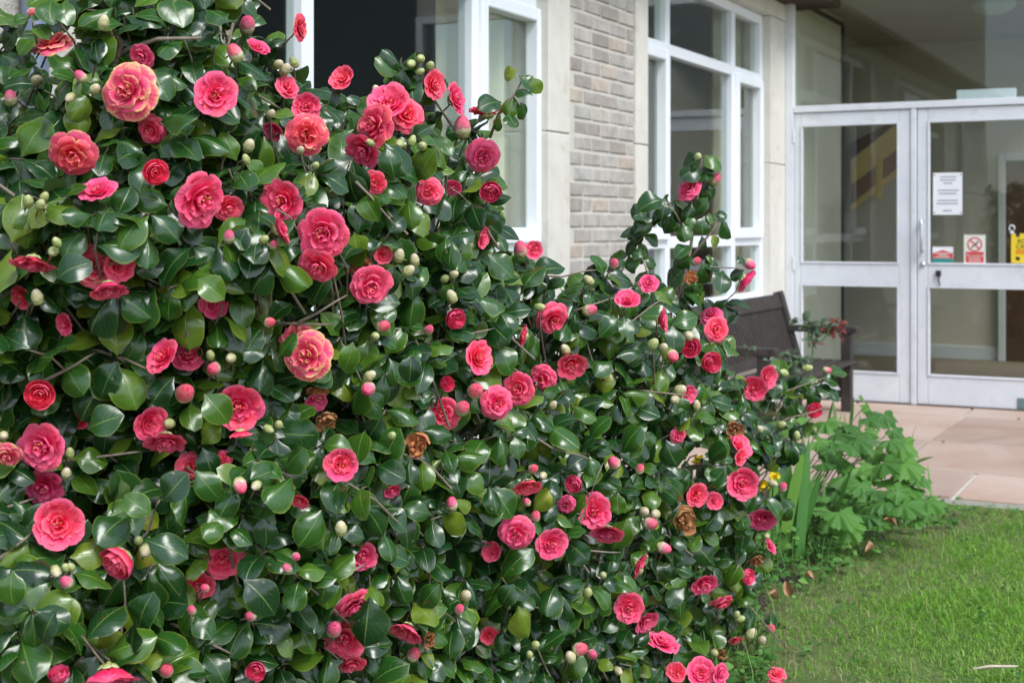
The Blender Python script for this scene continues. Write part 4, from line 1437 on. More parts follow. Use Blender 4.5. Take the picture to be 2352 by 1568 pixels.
BR += [([z8(520, 1650, 3.97), z8(560, 1400, 3.97), z8(600, 1270, 3.96), z8(650, 1040, 3.96), z8(700, 640, 3.96), z8(735, 420, 3.95), z8(765, 150, 3.95)], [.0065, .006, .0055, .005, .0042, .0034, .0022]),
       ([z8(655, 1110, 3.96), z8(760, 980, 3.95), z8(860, 860, 3.94), z8(950, 710, 3.94)], [.004, .0036, .003, .002]),
       ([z8(560, 790, 3.96), z8(510, 690, 3.95), z8(440, 590, 3.94), z8(390, 540, 3.94)], [.003, .0026, .002, .0015]),
       ([z8(330, 1600, 3.96), z8(290, 1430, 3.95), z8(230, 1260, 3.94), z8(180, 1120, 3.94)], [.0036, .003, .0026, .0016]),
       ([z8(600, 1250, 3.96), z8(760, 1235, 3.95), z8(860, 1205, 3.95), z8(1080, 1215, 3.94), z8(1160, 1230, 3.94)], [.003, .0026, .0024, .002, .0016])]
explicit(z3, [(1110, 920, 935, 1025), (1130, 990, 1365, 1165), (1310, 1010, 1425, 1225), (1060, 1240, 990, 1525), (910, 1335, 620, 1410), (1160, 1340, 1235, 1575), (1090, 1180, 1290, 1200),
              (900, 1500, 760, 1640), (980, 1480, 1110, 1660), (870, 1560, 840, 1720)], 3.05)
BR += [([z3(760, 1800, 3.1), z3(860, 1510, 3.07), z3(1000, 1330, 3.05), z3(1090, 1220, 3.05), z3(1165, 1075, 3.05), z3(1210, 1000, 3.05)], [.0035, .003, .0028, .0025, .0022, .0018])]


# left-hand top sprig over the downpipe
def zl(zx, zy, d):
    return P(zx / 7.35 / 1.0884, zy / 7.35 / 1.0884, d)


explicit(zl, [(530, 310, 240, 400), (520, 400, 250, 560), (640, 700, 290, 880), (640, 860, 320, 1080), (700, 280, 640, 350), (650, 460, 880, 620), (950, 0, 960, 420), (1200, 0, 1220, 440),
              (1500, 560, 1380, 610), (1900, 590, 1880, 1170), (0, 1010, 350, 1130), (40, 1160, 20, 1400), (600, 1270, 140, 1400), (1430, 1290, 1050, 1060)], 2.5)
BR += [([zl(700, 1000, 2.52), zl(660, 700, 2.51), zl(610, 500, 2.5), zl(590, 380, 2.5)], [.0026, .0022, .002, .0016]),
       ([zl(1950, 1700, 2.55), zl(2120, 1150, 2.53), zl(2220, 800, 2.52), zl(2100, 560, 2.5)], [.009, .008, .007, .0045]),
       ([zl(2150, 1050, 2.53), zl(2352, 900, 2.52), zl(2900, 720, 2.5), zl(3700, 700, 2.48)], [.005, .0045, .004, .0025])]

# prominent single leaves seen in the picture (base -> tip)
PROM = [(905, 405, 895, 345, 0), (1000, 285, 930, 325, 0), (885, 330, 940, 410, 1), (455, 640, 510, 680, 0), (130, 640, 200, 590, 0), (560, 1330, 640, 1420, 0), (350, 1180, 280, 1130, 0), (375, 1150, 430, 1080, 0),
        (335, 1240, 440, 1280, 0), (400, 865, 340, 930, 1), (470, 905, 530, 975, 0), (200, 985, 285, 945, 0), (1040, 560, 1030, 625, 0), (905, 610, 890, 680, 0), (640, 820, 680, 760, 0), (810, 785, 790, 850, 0),
        (945, 815, 940, 870, 0), (450, 1080, 510, 1150, 0), (1190, 1390, 1230, 1470, 0), (1640, 1300, 1560, 1210, 1), (30, 1310, 30, 1400, 0), (130, 1400, 80, 1480, 0), (1010, 1340, 960, 1400, 0), (850, 1370, 830, 1500, 1),
        (1180, 1340, 1150, 1390, 0), (1440, 1190, 1400, 1270, 0), (1530, 1010, 1560, 1080, 0)]
for (x0, y0, x1, y1, _) in PROM:
    d = Dsurf(x0, y0) - 0.09
    p = P(x0, y0, d)
    q = P(x1, y1, d - 0.01)
    ln = max(0.06, (q - p).length)
    add_leaf(p, q - p, Vector((random.gauss(0, .15), -0.85, 0.5)), ln * 0.9, 0, check=False, wid=1.1)

order = sorted(range(len(LEAVES)), key=lambda i: -LEAVES[i][3])
single = set(order[:298])
for i in order[:298]:
    m4, k_, lr, _ = LEAVES[i]
    o = link('leaf', leaf_meshes[k_], bush)
    o.matrix_local = BWI @ m4
rest = [i for i in range(len(LEAVES)) if i not in single]
fo_ = joined_leaves('foliage', [BWI @ LEAVES[i][0] for i in rest], [LEAVES[i][1] for i in rest], [LEAVES[i][2] for i in rest], T_V, T_F, T_UV, M['leaf'], bush)
kind(fo_, 'stuff')
for i_, v_ in enumerate(TWIGS.v):
    TWIGS.v[i_] = tuple(BWI @ Vector(v_))
kind(TWIGS.build('twigs', M['bark'], bush, smooth=True), 'stuff')

# branches: stems from the ground, limbs, and twigs seen between the leaves
VB = [[(0, 1282), (25, 1262), (55, 1238)], [(272, 1520), (280, 1440), (287, 1380), (285, 1335)], [(310, 1250), (338, 1222), (352, 1180), (362, 1155)], [(140, 1060), (200, 1052), (310, 1038)],
      [(405, 1436), (460, 1465), (522, 1496)], [(230, 806), (290, 825), (335, 846)], [(110, 870), (170, 840), (200, 820)], [(690, 738), (730, 718), (775, 690)], [(640, 742), (740, 745)],
      [(1240, 1268), (1330, 1262), (1400, 1268)], [(1300, 1250), (1340, 1180), (1375, 1085)], [(1365, 880), (1460, 895), (1560, 906)], [(1230, 632), (1290, 636), (1345, 622)], [(1640, 1310), (1720, 1390), (1790, 1470)],
      [(1200, 985), (1270, 1030), (1340, 1048)], [(905, 1255), (930, 1210)], [(760, 1340), (820, 1305)], [(1130, 1380), (1240, 1395)], [(1380, 770), (1430, 755), (1500, 700)], [(430, 770), (435, 710), (432, 690)],
      [(985, 790), (1060, 770), (1110, 760)], [(820, 420), (850, 450), (900, 510)], [(1690, 930), (1800, 900), (1870, 875)], [(1740, 1000), (1810, 960), (1870, 945)], [(1700, 1230), (1790, 1180)], [(0, 1170), (60, 1150)], [(1300, 720), (1390, 690)]]
for pl in VB:
    d0 = Dsurf(*pl[len(pl) // 2]) - 0.01
    pts = [P(x, y, d0 + 0.015 * math.sin(i * 1.7)) for i, (x, y) in enumerate(pl)]
    (x0, y0), (x1, y1) = pl[0], pl[-1]
    ux, uy = x1 - x0, y1 - y0
    ul = max(1.0, math.hypot(ux, uy))
    pts = [P(x0 - ux / ul * 45, y0 - uy / ul * 45 + 10, d0 + 0.13)] + pts + [P(x1 + ux / ul * 25, y1 + uy / ul * 25, d0 + 0.05)]
    BR.append((pts, [.0036 * (1 - .6 * i / (len(pts) - 1)) for i in range(len(pts))]))
stems = [AB(0.75, 6.35), AB(0.72, 6.9), AB(0.7, 7.35), AB(0.66, 7.75), AB(0.62, 8.2), AB(0.6, 8.6)]
for i in range(46):
    for _ in range(50):
        x, y = random.uniform(-60, 1800), random.uniform(0, 1500)
        if inside(x, y) and not (760 < x < 980 and 780 < y < 1050):
            break
    q = P(x, y, Dsurf(x, y) + random.uniform(0.16, 0.28))
    st = min(stems, key=lambda s_: (s_ - Vector((q.x, q.y, 0))).length) + Vector((random.uniform(-.06, .06), random.uniform(-.06, .06), -0.02))
    mid = st.lerp(q, 0.5) + Vector((random.uniform(-.1, .1), random.uniform(.0, .15), random.uniform(0, .2)))
    pts = []
    for k_ in range(7):
        u_ = k_ / 6
        pts.append(st * (1 - u_) ** 2 + mid * 2 * u_ * (1 - u_) + q * u_ * u_ + Vector((random.uniform(-.012, .012), random.uniform(-.012, .012), random.uniform(-.01, .01))) * (0 < k_ < 6))
    r0 = random.uniform(.009, .016)
    BR.append((pts, [r0 * (1 - .8 * k_ / 6) for k_ in range(7)]))
for pts, rs in BR:
    mb = MB()
    mb.tube([BWI @ Vector(p_) for p_ in pts], list(rs), 7)
    mb.build('branch', M['bark'], bush, smooth=True)


# flower meshes ---------------------------------------------------
def cyl_petal(mb, az, half, prof, mi=0, nu=6, nv=6, ruffle=0.03, rseed=0, notch=0.05):
    """petal wrapped round the flower's axis; prof(s) -> (radius, height)"""
    rr_ = random.Random(rseed)
    p1, p2 = rr_.uniform(0, 6), rr_.uniform(0, 6)

    def fn(s, t):
        se = s * (1 - 0.10 * t * t - 0.20 * abs(t) ** 5 - notch * math.exp(-t * t * 14) * (s > .5))
        r_, h_ = prof(se)
        w_ = half * (0.35 + 0.65 * min(1, se * 1.7) ** 0.7)
        ru = ruffle * s * s * (math.sin(t * 5 + p1) + 0.6 * math.sin(t * 9 + p2))
        a_ = az + w_ * t
        r_ = r_ * (1 - 0.05 * t * t) + ru * 0.3
        return (r_ * math.cos(a_), r_ * math.sin(a_), h_ + ru - 0.03 * (1 - t * t) * se)
    mb.grid(fn, nu, nv, mi)


def lin(pts):
    xs, r_, h_ = [p[0] for p in pts], [p[1] for p in pts], [p[2] for p in pts]
    return lambda s: (float(np.interp(s, xs, r_)), float(np.interp(s, xs, h_)))


def heart(mb, rr_, n, rad, hgt, mi=0):
    for i in range(n):
        az = i * 2.399 + rr_.uniform(-.3, .3)
        r0 = rad * math.sqrt((i + .4) / n)
        lean = rr_.uniform(-0.3, 0.6)
        L_ = rr_.uniform(0.13, 0.21)
        half = rr_.uniform(0.06, 0.10)
        cup = rr_.uniform(0.03, 0.10)
        tw = rr_.uniform(-.9, .9)
        c_, s_ = math.cos(az), math.sin(az)

        def fn(s, t):
            w_ = half * math.sin(math.pi * (0.15 + 0.7 * s)) ** 0.7
            x, y, z = cup * (t * t - .5) - lean * L_ * s * s * -1, w_ * t + 0.02 * math.sin(6 * s + i), L_ * s * (1 - .15 * t * t)
            x, y = x * math.cos(tw) - y * math.sin(tw), x * math.sin(tw) + y * math.cos(tw)
            x += r0
            return (x * c_ - y * s_, x * s_ + y * c_, hgt + z)
        mb.grid(fn, 4, 4, mi)


def calyx(mb, mi, rr_, sc=1.0):
    for i in range(5):
        cyl_petal(mb, i * 1.2566, 0.62, lin([(0, .02, -.20), (.4, .11 * sc, -.19), (1, .19 * sc, -.08)]), mi, 4, 4, 0.006, i)
    mb.ell((0, 0, -.19), .05, .05, .05, 5, 8, mi)


def stamens(mb, mi, rr_):
    for i in range(3):
        a_ = rr_.uniform(0, 6.28)
        r0, r1 = 0.02, rr_.uniform(.04, .10)
        p0, p1 = Vector((r0 * math.cos(a_), r0 * math.sin(a_), 0)), Vector((r1 * math.cos(a_), r1 * math.sin(a_), rr_.uniform(.08, .15)))
        mb.tube([p0, p0.lerp(p1, .6), p1], .006, 4, mi)
        mb.ell(p1, .013, .013, .016, 4, 5, mi)


def flower_parts(seed, form):
    """outer petals (list of MB) and the rest of the flower (MB) - diameter about 1"""
    rr_ = random.Random(seed)
    outer, inner = [], MB()
    if form == 'open':
        flat = rr_.uniform(-.10, .12)
        n = rr_.choice([6, 6, 7])
        for i in range(n):
            mb = MB()
            e = rr_.uniform(-.03, .03)
            cyl_petal(mb, i * 6.2832 / n + rr_.uniform(-.14, .14), 0.74 + rr_.uniform(-.06, .08),
                      lin([(0, .03, -.14), (.35, .22, -.06 + e), (.75, .42, .01 + e + flat), (1, .51 + rr_.uniform(-.03, .02), flat * 1.5 + e - .03)]), 0, 6, 7, rr_.uniform(.012, .034), seed * 31 + i, notch=.02)
            outer.append(mb)
        for i in range(6):
            cyl_petal(inner, i * 1.047 + rr_.uniform(-.2, .2) + .5, 0.74, lin([(0, .03, -.12), (.4, .20, -.03), (.8, .36, .045), (1, .415 + rr_.uniform(-.04, .03), .03 + flat * .8 + rr_.uniform(-.05, .07))]), 0, 5, 6, 0.026, seed * 57 + i, notch=.02)
        for i in range(5):
            cyl_petal(inner, i * 1.2566 + rr_.uniform(-.25, .25), 0.82, lin([(0, .02, -.1), (.4, .15, .0), (.8, .26, .10), (1, .295 + rr_.uniform(-.05, .03), .11 + rr_.uniform(-.06, .06))]), 0, 5, 6, 0.034, seed * 73 + i, notch=.03)
        for i in range(4):
            cyl_petal(inner, i * 1.571 + rr_.uniform(-.4, .4), 0.85, lin([(0, .02, -.1), (.4, .10, .02), (.8, .16, .13), (1, .165 + rr_.uniform(-.06, .03), .17 + rr_.uniform(-.05, .03))]), 0, 5, 5, 0.03, seed * 79 + i, notch=.06)
        heart(inner, rr_, 6, 0.085, -0.03)
        calyx(inner, 1, rr_)
        stamens(inner, 2, rr_)
    else:   # half-open, cupped rose
        for i in range(6):
            mb = MB()
            cyl_petal(mb, i * 1.047 + rr_.uniform(-.15, .15), 0.80, lin([(0, .04, -.32), (.3, .30, -.24), (.65, .45, .0), (1, .46 + rr_.uniform(-.04, .05), .17 + rr_.uniform(-.04, .02))]), 0, 6, 6, 0.015, seed * 31 + i)
            outer.append(mb)
        for ring_, (r_, h_, n) in enumerate(((.37, .20, 5), (.28, .22, 5), (.19, .22, 4), (.10, .21, 3))):
            for i in range(n):
                cyl_petal(inner, i * 6.283 / n + ring_ * .7 + rr_.uniform(-.25, .25), 3.4 / n, lin([(0, .02, -.25), (.3, r_ * .75, -.15), (.7, r_ * 1.02, .08), (1, r_ * .95 + rr_.uniform(-.03, .03), h_ + rr_.uniform(-.05, .02))]), 0, 5, 5, 0.02, seed * 91 + i + 10 * ring_)
        for i in range(5):
            cyl_petal(inner, i * 1.2566, 0.66, lin([(0, .02, -.36), (.4, .24, -.31), (1, .40, -.12)]), 1, 4, 4, 0.006, i)
        stamens(inner, 2, rr_)
    return outer, inner


def merge(mbs):
    r_ = MB()
    for mb in mbs:
        n0 = len(r_.v)
        while len(mb.uv) < len(mb.v):
            mb.uv.append((.5, .5))
        r_.v += mb.v
        r_.uv += mb.uv
        r_.f += [tuple(i + n0 for i in f_) for f_ in mb.f]
        r_.m += mb.m
    return r_


def withered(seed):
    rr_ = random.Random(seed)
    mb = MB()
    for i in range(13):
        r1 = rr_.uniform(.20, .50)
        hz = rr_.uniform(-.02, .20)
        cyl_petal(mb, i * 2.399, rr_.uniform(.5, .8), lin([(0, .03, -.15), (.4, r1 * .8, -.05 + hz * .4), (1, r1 * rr_.uniform(.6, 1.05), hz)]), 0, 5, 6, 0.045, seed * 13 + i, notch=.08)
    heart(mb, rr_, 8, .16, -.05)
    calyx(mb, 1, rr_, .8)
    return mb


FM = {}
for ty, mats, form, nvar in (('o', 'petal', 'open', 7), ('y', 'petaly', 'open', 3), ('c', 'petal', 'cup', 3)):
    FM[ty] = []
    for v_ in range(nvar):
        outer, inner = flower_parts(17 * v_ + len(ty) + (5 if ty == 'c' else 0), form)
        ms = [M[mats], M['calyx'], M['stamen']]
        FM[ty].append(([m_.mesh('petal', ms, True) for m_ in outer], inner.mesh('flower', ms, True), merge(outer + [inner]).mesh('flower', ms, True)))
# lightly faded: yellowed petals only at the rim -> reuse the open form with a gentler material
M['petaly2'] = petal_mat('pink_petal_faded_rim', (0.58, 0.012, 0.04), (0.76, 0.04, 0.09), (0.86, 0.14, 0.20), edge=(0.86, 0.42, 0.22), edge_lo=0.98)
FM['y2'] = []
for v_ in range(3):
    outer, inner = flower_parts(211 + v_, 'open')
    ms = [M['petaly2'], M['calyx'], M['stamen']]
    FM['y2'].append(([m_.mesh('petal', ms, True) for m_ in outer], inner.mesh('flower', ms, True), merge(outer + [inner]).mesh('flower', ms, True)))
WM = {'b': [withered(5 + i).mesh('flower', [M['petalb'], M['calyx']], True) for i in range(2)],
      'd': [withered(25 + i).mesh('flower', [M['petald'], M['calyx']], True) for i in range(3)]}


def flower_matrix(p, face, dia, roll):
    z_ = face.normalized()
    x_ = z_.orthogonal().normalized()
    m_ = Matrix((x_, z_.cross(x_), z_)).transposed().to_4x4()
    return Matrix.Translation(p) @ m_ @ Matrix.Rotation(roll, 4, 'Z') @ Matrix.Scale(dia, 4)


fl_order = sorted(range(len(flowers)), key=lambda i: -(flowers[i][2] if not flowers[i][5] else flowers[i][2] * .5))
rich = set(fl_order[:38])
for i, (x, y, s, ty, face, deep, d) in enumerate(flowers):
    dia = s * d / FPX * 1.02
    m4 = flower_matrix(P(x, y, d), face, dia, random.uniform(0, 6.28))
    if ty in WM:
        o = link('flower', random.choice(WM[ty]), bush)
        o.matrix_local = BWI @ m4
        o['label'] = 'withered brown flower'
        continue
    outer, inner, whole = random.choice(FM[ty])
    if i in rich:
        o = link('flower', inner, bush)
        o.matrix_local = BWI @ m4
        for pm in outer:
            link('petal', pm, o)
    else:
        o = link('flower', whole, bush)
        o.matrix_local = BWI @ m4
    if ty.startswith('y'):
        o['label'] = 'fading pink flower with yellowed petal edges'
    # short flower stalk into the bush
    nb = P(x, y, d) - face * dia * .2


def bud_mesh(kind_):
    mb = MB()
    core = 1 if kind_ == 'p' else 0

    def egg(s, t):
        th, ph = math.pi * (0.03 + .94 * s), math.pi * t
        r_ = .33 * math.sin(th) * (1.0 - .28 * s + .15)
        return (r_ * math.cos(ph), r_ * math.sin(ph), -.5 * math.cos(th))
    mb.grid(egg, 9, 12, core)
    top = .62 if kind_ == 'p' else .95
    for i in range(5):
        hi = top * (1 - .12 * (i % 2))
        cyl_petal(mb, i * 1.2566 + .3 * (i % 2), .75, lin([(0, .05, -.51), (.25, .26, -.40), (.6, .365, -.40 + .45 * hi), (.85, .33 if kind_ == 'p' else .25, -.4 + .72 * hi), (1, .30 if kind_ == 'p' else .12, -.4 + .88 * hi)]), 0, 6, 6, .012, i)
    for i in range(4):
        cyl_petal(mb, i * 1.57 + .6, .75, lin([(0, .05, -.52), (.4, .27, -.42), (1, .34, -.18)]), 2, 4, 4, .01, i)
    if kind_ == 'p':
        for i in range(3):
            cyl_petal(mb, i * 2.1, 1.1, lin([(0, .33, -.1), (.5, .335, .12), (.8, .25, .36), (1, .10, .50)]), 1, 5, 5, .015, i + 7)
    cols = {'g': [M['calyx'], M['calyx'], M['calyx']], 'w': [M['budcream'], M['budcream'], M['calyx']], 'p': [M['budcream'], M['budpink'], M['calyx']]}[kind_]
    return mb.mesh('bud', cols, True)


BM = {k_: bud_mesh(k_) for k_ in 'gwp'}
for (x, y, s, ty, d) in buds:
    face = (outward(x, y) + Vector((random.gauss(0, .5), random.gauss(0, .2), random.gauss(.1, .6)))).normalized()
    o = link('bud', BM[ty], bush)
    o.matrix_local = BWI @ flower_matrix(P(x, y, d), face, s * d / FPX * 1.12, random.uniform(0, 6))


# ------------------------------------------------------------------ lobed foliage plant at the end of the bed
def lobed_leaf(seed, lobes=3):
    """palmate toothed leaf: centre at the stalk, tip along +Y, size about 1"""
    rr_ = random.Random(seed)
    mb = MB()
    ang, rad = [], []
    N = 60
    for i in range(N + 1):
        th = -2.45 + 4.9 * i / N
        lob = (0.5 + 0.5 * math.cos(2 * math.pi * th / 0.98)) ** 0.85
        tooth = abs((i * 0.5) % 1 - 0.0)
        r_ = (0.46 + 0.15 * lob) * (1.0 - 0.13 * abs(th)) * (1.07 if i % 3 == 1 else 0.95) * rr_.uniform(.96, 1.04)
        ang.append(th)
        rad.append(r_)
    mb.v.append((0, 0, 0))
    mb.uv.append((.5, 0))
    for ring_ in (0.45, 0.8, 1.0):
        for th, r_ in zip(ang, rad):
            q = r_ * ring_
            z_ = -0.55 * q * q + .10 * math.cos(2 * math.pi * th / .98) * q + 0.06 * math.sin(th * 9 + seed) * q * ring_
            mb.v.append((q * math.sin(th), q * math.cos(th), z_))
            mb.uv.append((.5 + .5 * math.sin(th * 1.5), ring_))
    n = N + 1
    for i in range(N):
        mb.f.append((0, 1 + i + 1, 1 + i))
        for k_ in range(2):
            a_ = 1 + k_ * n + i
            mb.f.append((a_, a_ + 1, a_ + n + 1, a_ + n))
    mb.m = [0] * len(mb.f)
    return mb


LM = [lobed_leaf(i).mesh('leaf', M['anemone'], True) for i in range(6)]


def za(zx, zy, d):
    return P((1860 + zx / 4.238) / 1.0884, (960 + zy / 4.238) / 1.0884, d)


AN = [(1290, 215, 210), (1330, 350, 260), (1480, 315, 220), (960, 520, 300), (1190, 590, 290), (780, 600, 250), (1010, 760, 330), (1250, 680, 160), (1640, 640, 260), (1700, 840, 320),
      (1480, 830, 240), (840, 840, 190), (1080, 970, 330), (1560, 1000, 280), (1400, 1130, 230), (1700, 1270, 290), (1950, 1240, 260), (1010, 1360, 310), (1180, 1240, 220), (470, 460, 190),
      (640, 440, 180), (1820, 1440, 140), (1320, 1400, 190), (1250, 870, 270), (900, 1450, 220), (1100, 1510, 250), (1430, 1480, 160), (1290, 500, 190), (1550, 590, 220),
      (800, 1310, 170), (1750, 1100, 240), (1620, 1130, 210), (920, 680, 240), (1380, 700, 220), (1150, 440, 220), (860, 400, 200), (1000, 1120, 220), (1240, 1060, 230),
      (1320, 960, 200), (1480, 1250, 220), (760, 1180, 200), (560, 380, 200), (1560, 730, 220), (1850, 1000, 180), (1580, 480, 160), (1100, 640, 220)]
ane = empty('anemone_plant', AB(1.05, 4.35, -0.01))
tag(ane, 'clump of bright green lobed toothed leaves at the end of the bed by the paving', 'plant')
bpy.context.view_layer.update()
AWI = ane.matrix_world.inverted()
stm = MB()
for i, (zx, zy, s) in enumerate(AN):
    # higher in the picture = farther back in the clump
    d = 6.15 - 0.95 * (zy / 1500.0) + random.uniform(-.12, .12)
    p = za(zx, zy, d)
    gd = CAM_H * FPX / max(1, ((960 + zy / 4.238) / 1.0884 - HY))
    if p.z < 0.06:
        d = gd - 0.35
        p = za(zx, zy, d)
    size = s / 4.238 / 1.0884 * d / FPX * 0.98
    out_ = Vector((p.x - ane.location.x, p.y - ane.location.y, 0))
    dv = out_ * .8 + Vector((random.gauss(0, .3), -0.45 + random.gauss(0, .2), -0.25 + random.gauss(0, .15)))
    nv_ = Vector((random.gauss(0, .25) + .05, -0.62 + random.gauss(0, .15), 0.75))
    o = link('leaf', random.choice(LM), ane)
    o.matrix_local = AWI @ frame(p, dv, nv_, size * 1.5)
    b0_ = ane.location.lerp(Vector((p.x, p.y, 0)), .45)
    st = MB()
    st.tube([AWI @ (b0_ + Vector((0, 0, -.01))), AWI @ (b0_.lerp(p, .6) + Vector((0, 0, .05))), AWI @ p], [.0032, .0026, .002], 5)
    st.build('stalk', M['weed'], ane, smooth=True)


# strap-leaved plants ------------------------------------------------
def strap(mb, base, tip, width, bend=0.0, seg=8, cr=0.12):
    base, tip = Vector(base), Vector(tip)
    d = tip - base
    side = d.cross(Vector((0, -1, .15))).normalized()
    nrm = side.cross(d).normalized()
    dn = Vector((0, 0, -1))

    def fn(s, t):
        w_ = width * min(1, (1 - s) * 2.6) ** .75 * .5
        p_ = base + d * s + dn * bend * s * s * d.length + Vector((0, 0, bend * d.length * s)) * .5
        return p_ + side * w_ * t + nrm * cr * w_ * (1 - t * t)
    mb.grid(fn, seg, 2)


def strap_plant(name, base, leaves, mat, label, cat, d, conv, group=None, wmul=1.0):
    root = empty(name, base)
    tag(root, label, cat, group)
    bpy.context.view_layer.update()
    wi = root.matrix_world.inverted()
    for (x0, y0, x1, y1, wd, bend) in leaves:
        p, q = conv(x0, y0, d + random.uniform(-.04, .04)), conv(x1, y1, d + random.uniform(-.06, .04))
        p = q + (p - q) * min(1.7, (q.z + 0.005) / max(0.02, q.z - p.z))
        mb = MB()
        strap(mb, wi @ p, wi @ q, wd / 4.238 / 1.0884 * d / FPX * wmul, bend)
        mb.build('leaf', mat, root, smooth=True)
    return root


strap_plant('iris_plant', AB(1.15, 5.05, -0.01), [(300, 1560, 380, 470, 95, 0), (420, 1560, 370, 520, 105, 0), (430, 1600, 650, 560, 100, 0), (600, 1600, 690, 540, 95, 0), (520, 1600, 600, 800, 90, 0),
            (600, 1600, 830, 890, 85, 0), (500, 1560, 760, 950, 90, 0), (330, 1500, 290, 640, 80, 0), (470, 1560, 470, 620, 90, 0)], M['iris'],
            'broad upright sword-shaped green leaves between the camellia and the lobed plant', 'plant', 5.25, za, wmul=1.15)
strap_plant('strap_leaf_plant', za(1050, 1330, 5.2), [(1000, 1290, 1170, 760, 40, .1), (850, 1290, 845, 890, 32, 0), (490, 1340, 920, 1190, 44, .25), (1090, 1330, 1350, 1010, 32, .1), (1215, 560, 1230, 310, 30, 0),
            (1340, 1040, 1370, 880, 18, 0), (1060, 1350, 1150, 1150, 26, 0)], M['weed'],
            'thin dark green strap leaves poking through the lobed leaves', 'plant', 5.4, za)
strap_plant('strap_leaf_plant', za(1130, 420, 6.5), [(1130, 440, 1165, 30, 38, .25), (975, 400, 935, 130, 34, 0), (900, 360, 945, 160, 26, 0), (1010, 390, 1040, 310, 16, 0), (1070, 400, 1060, 300, 16, 0)], M['weed'],
            'tall thin grass-like leaves standing against the bench leg and white panel', 'plant', 6.5, za)
strap_plant('strap_leaf_plant', za(1860, 1000, 6.3), [(1830, 830, 2020, 712, 30, .3), (1860, 920, 1930, 880, 26, .3), (1975, 1130, 1945, 890, 30, -.3), (1835, 1130, 1845, 930, 24, 0), (1790, 1220, 1710, 990, 60, -.3), (1730, 770, 1825, 370, 10, .1)], M['weed'],
            'few arching blades beside the paving edge and lobed leaves', 'plant', 6.2, za)


def daffodil(base, head, size, face, label):
    root = empty('daffodil', base)
    tag(root, label, 'flower', 'daffodils among the bush and iris leaves')
    bpy.context.view_layer.update()
    wi = root.matrix_world.inverted()
    st = MB()
    st.tube([wi @ Vector(base), wi @ (Vector(base).lerp(head, .6)), wi @ (head + Vector((0, .01, .012))), wi @ head], .0028, 6)
    st.build('stem', M['iris'], root, smooth=True)
    m4 = flower_matrix(head, face, size, .3)
    for i in range(6):
        pm = MB()
        az = i * 1.047

        def fn(s, t):
            w_ = .15 * math.sin(math.pi * (.08 + .9 * s)) ** .8
            x, y = .06 + .44 * s, w_ * t
            return (x * math.cos(az) - y * math.sin(az), x * math.sin(az) + y * math.cos(az), .06 * s - .04 * t * t)
        pm.grid(fn, 5, 4)
        o = pm.build('petal', M['daff'], root, smooth=True)
        o.matrix_local = wi @ m4
    tr = MB()
    tr.grid(lambda s, t: ((.10 + .07 * s + .03 * s ** 4) * math.cos(math.pi * t), (.10 + .07 * s + .03 * s ** 4) * math.sin(math.pi * t), .36 * s), 5, 14)
    o = tr.build('trumpet', M['daff'], root, smooth=True)
    o.matrix_local = wi @ m4


daffodil(G(1772, 1330), P(1776, 1092, 4.72), .056, Vector((.6, -.5, .1)), 'yellow daffodil beside the broad iris leaves, its trumpet pointing sideways')
daffodil(G(1755, 1335), P(1752, 1112, 4.7), .062, Vector((-.1, -.6, -.6)), 'nodding yellow daffodil half hidden behind a pink bud')
daffodil(G(1610, 1400) + Vector((0, .45, 0)), P(1605, 1058, 4.5), .052, Vector((.1, -.8, -.3)), 'yellow daffodil glimpsed through the camellia leaves')


# roses by the bench ---------------------------------------------------
def simple_leaf_mesh(mat, wd=.3, droop=.15):
    mb = leaf_template(wd, droop, .2, .1, .05, 6, 4, 3)
    return mb.mesh('leaf', mat, True)


RM = {k_: simple_leaf_mesh(M[k_], .33) for k_ in ('roseleaf', 'rosered', 'weed')}


def zr(zx, zy, d):
    return P((1820 + zx / 4.355) / 1.0884, (700 + zy / 4.355) / 1.0884, d)


def rose(base, stems_, sprays, label, d):
    root = empty('rose_plant', base)
    tag(root, label, 'plant')
    bpy.context.view_layer.update()
    wi = root.matrix_world.inverted()
    for pl in stems_:
        mb = MB()
        pts = [wi @ (zr(x, y, d) if not isinstance(x, Vector) else x) for x, y in pl]
        mb.tube([wi @ Vector(base)] * (pl is stems_[0]) + pts, .004, 6)
        mb.build('stem', M['weed'], root, smooth=True)
    for (x, y, n, s, mk) in sprays:
        c = zr(x, y, d + random.uniform(-.06, .06))
        for i in range(n):
            a_ = i * 2.4 + random.uniform(-.4, .4)
            dv = Vector((math.cos(a_), -.3 + .4 * math.sin(a_ * 1.7), .5 * math.sin(a_)))
            o = link('leaf', RM[mk], root)
            off = Vector((math.cos(a_), random.uniform(-.5, .5), math.sin(a_) * .6)) * s * .35 * (i / n)
            o.matrix_local = wi @ frame(c + off, dv, Vector((random.gauss(0, .4), -.5, .8)), s * random.uniform(.7, 1.1))


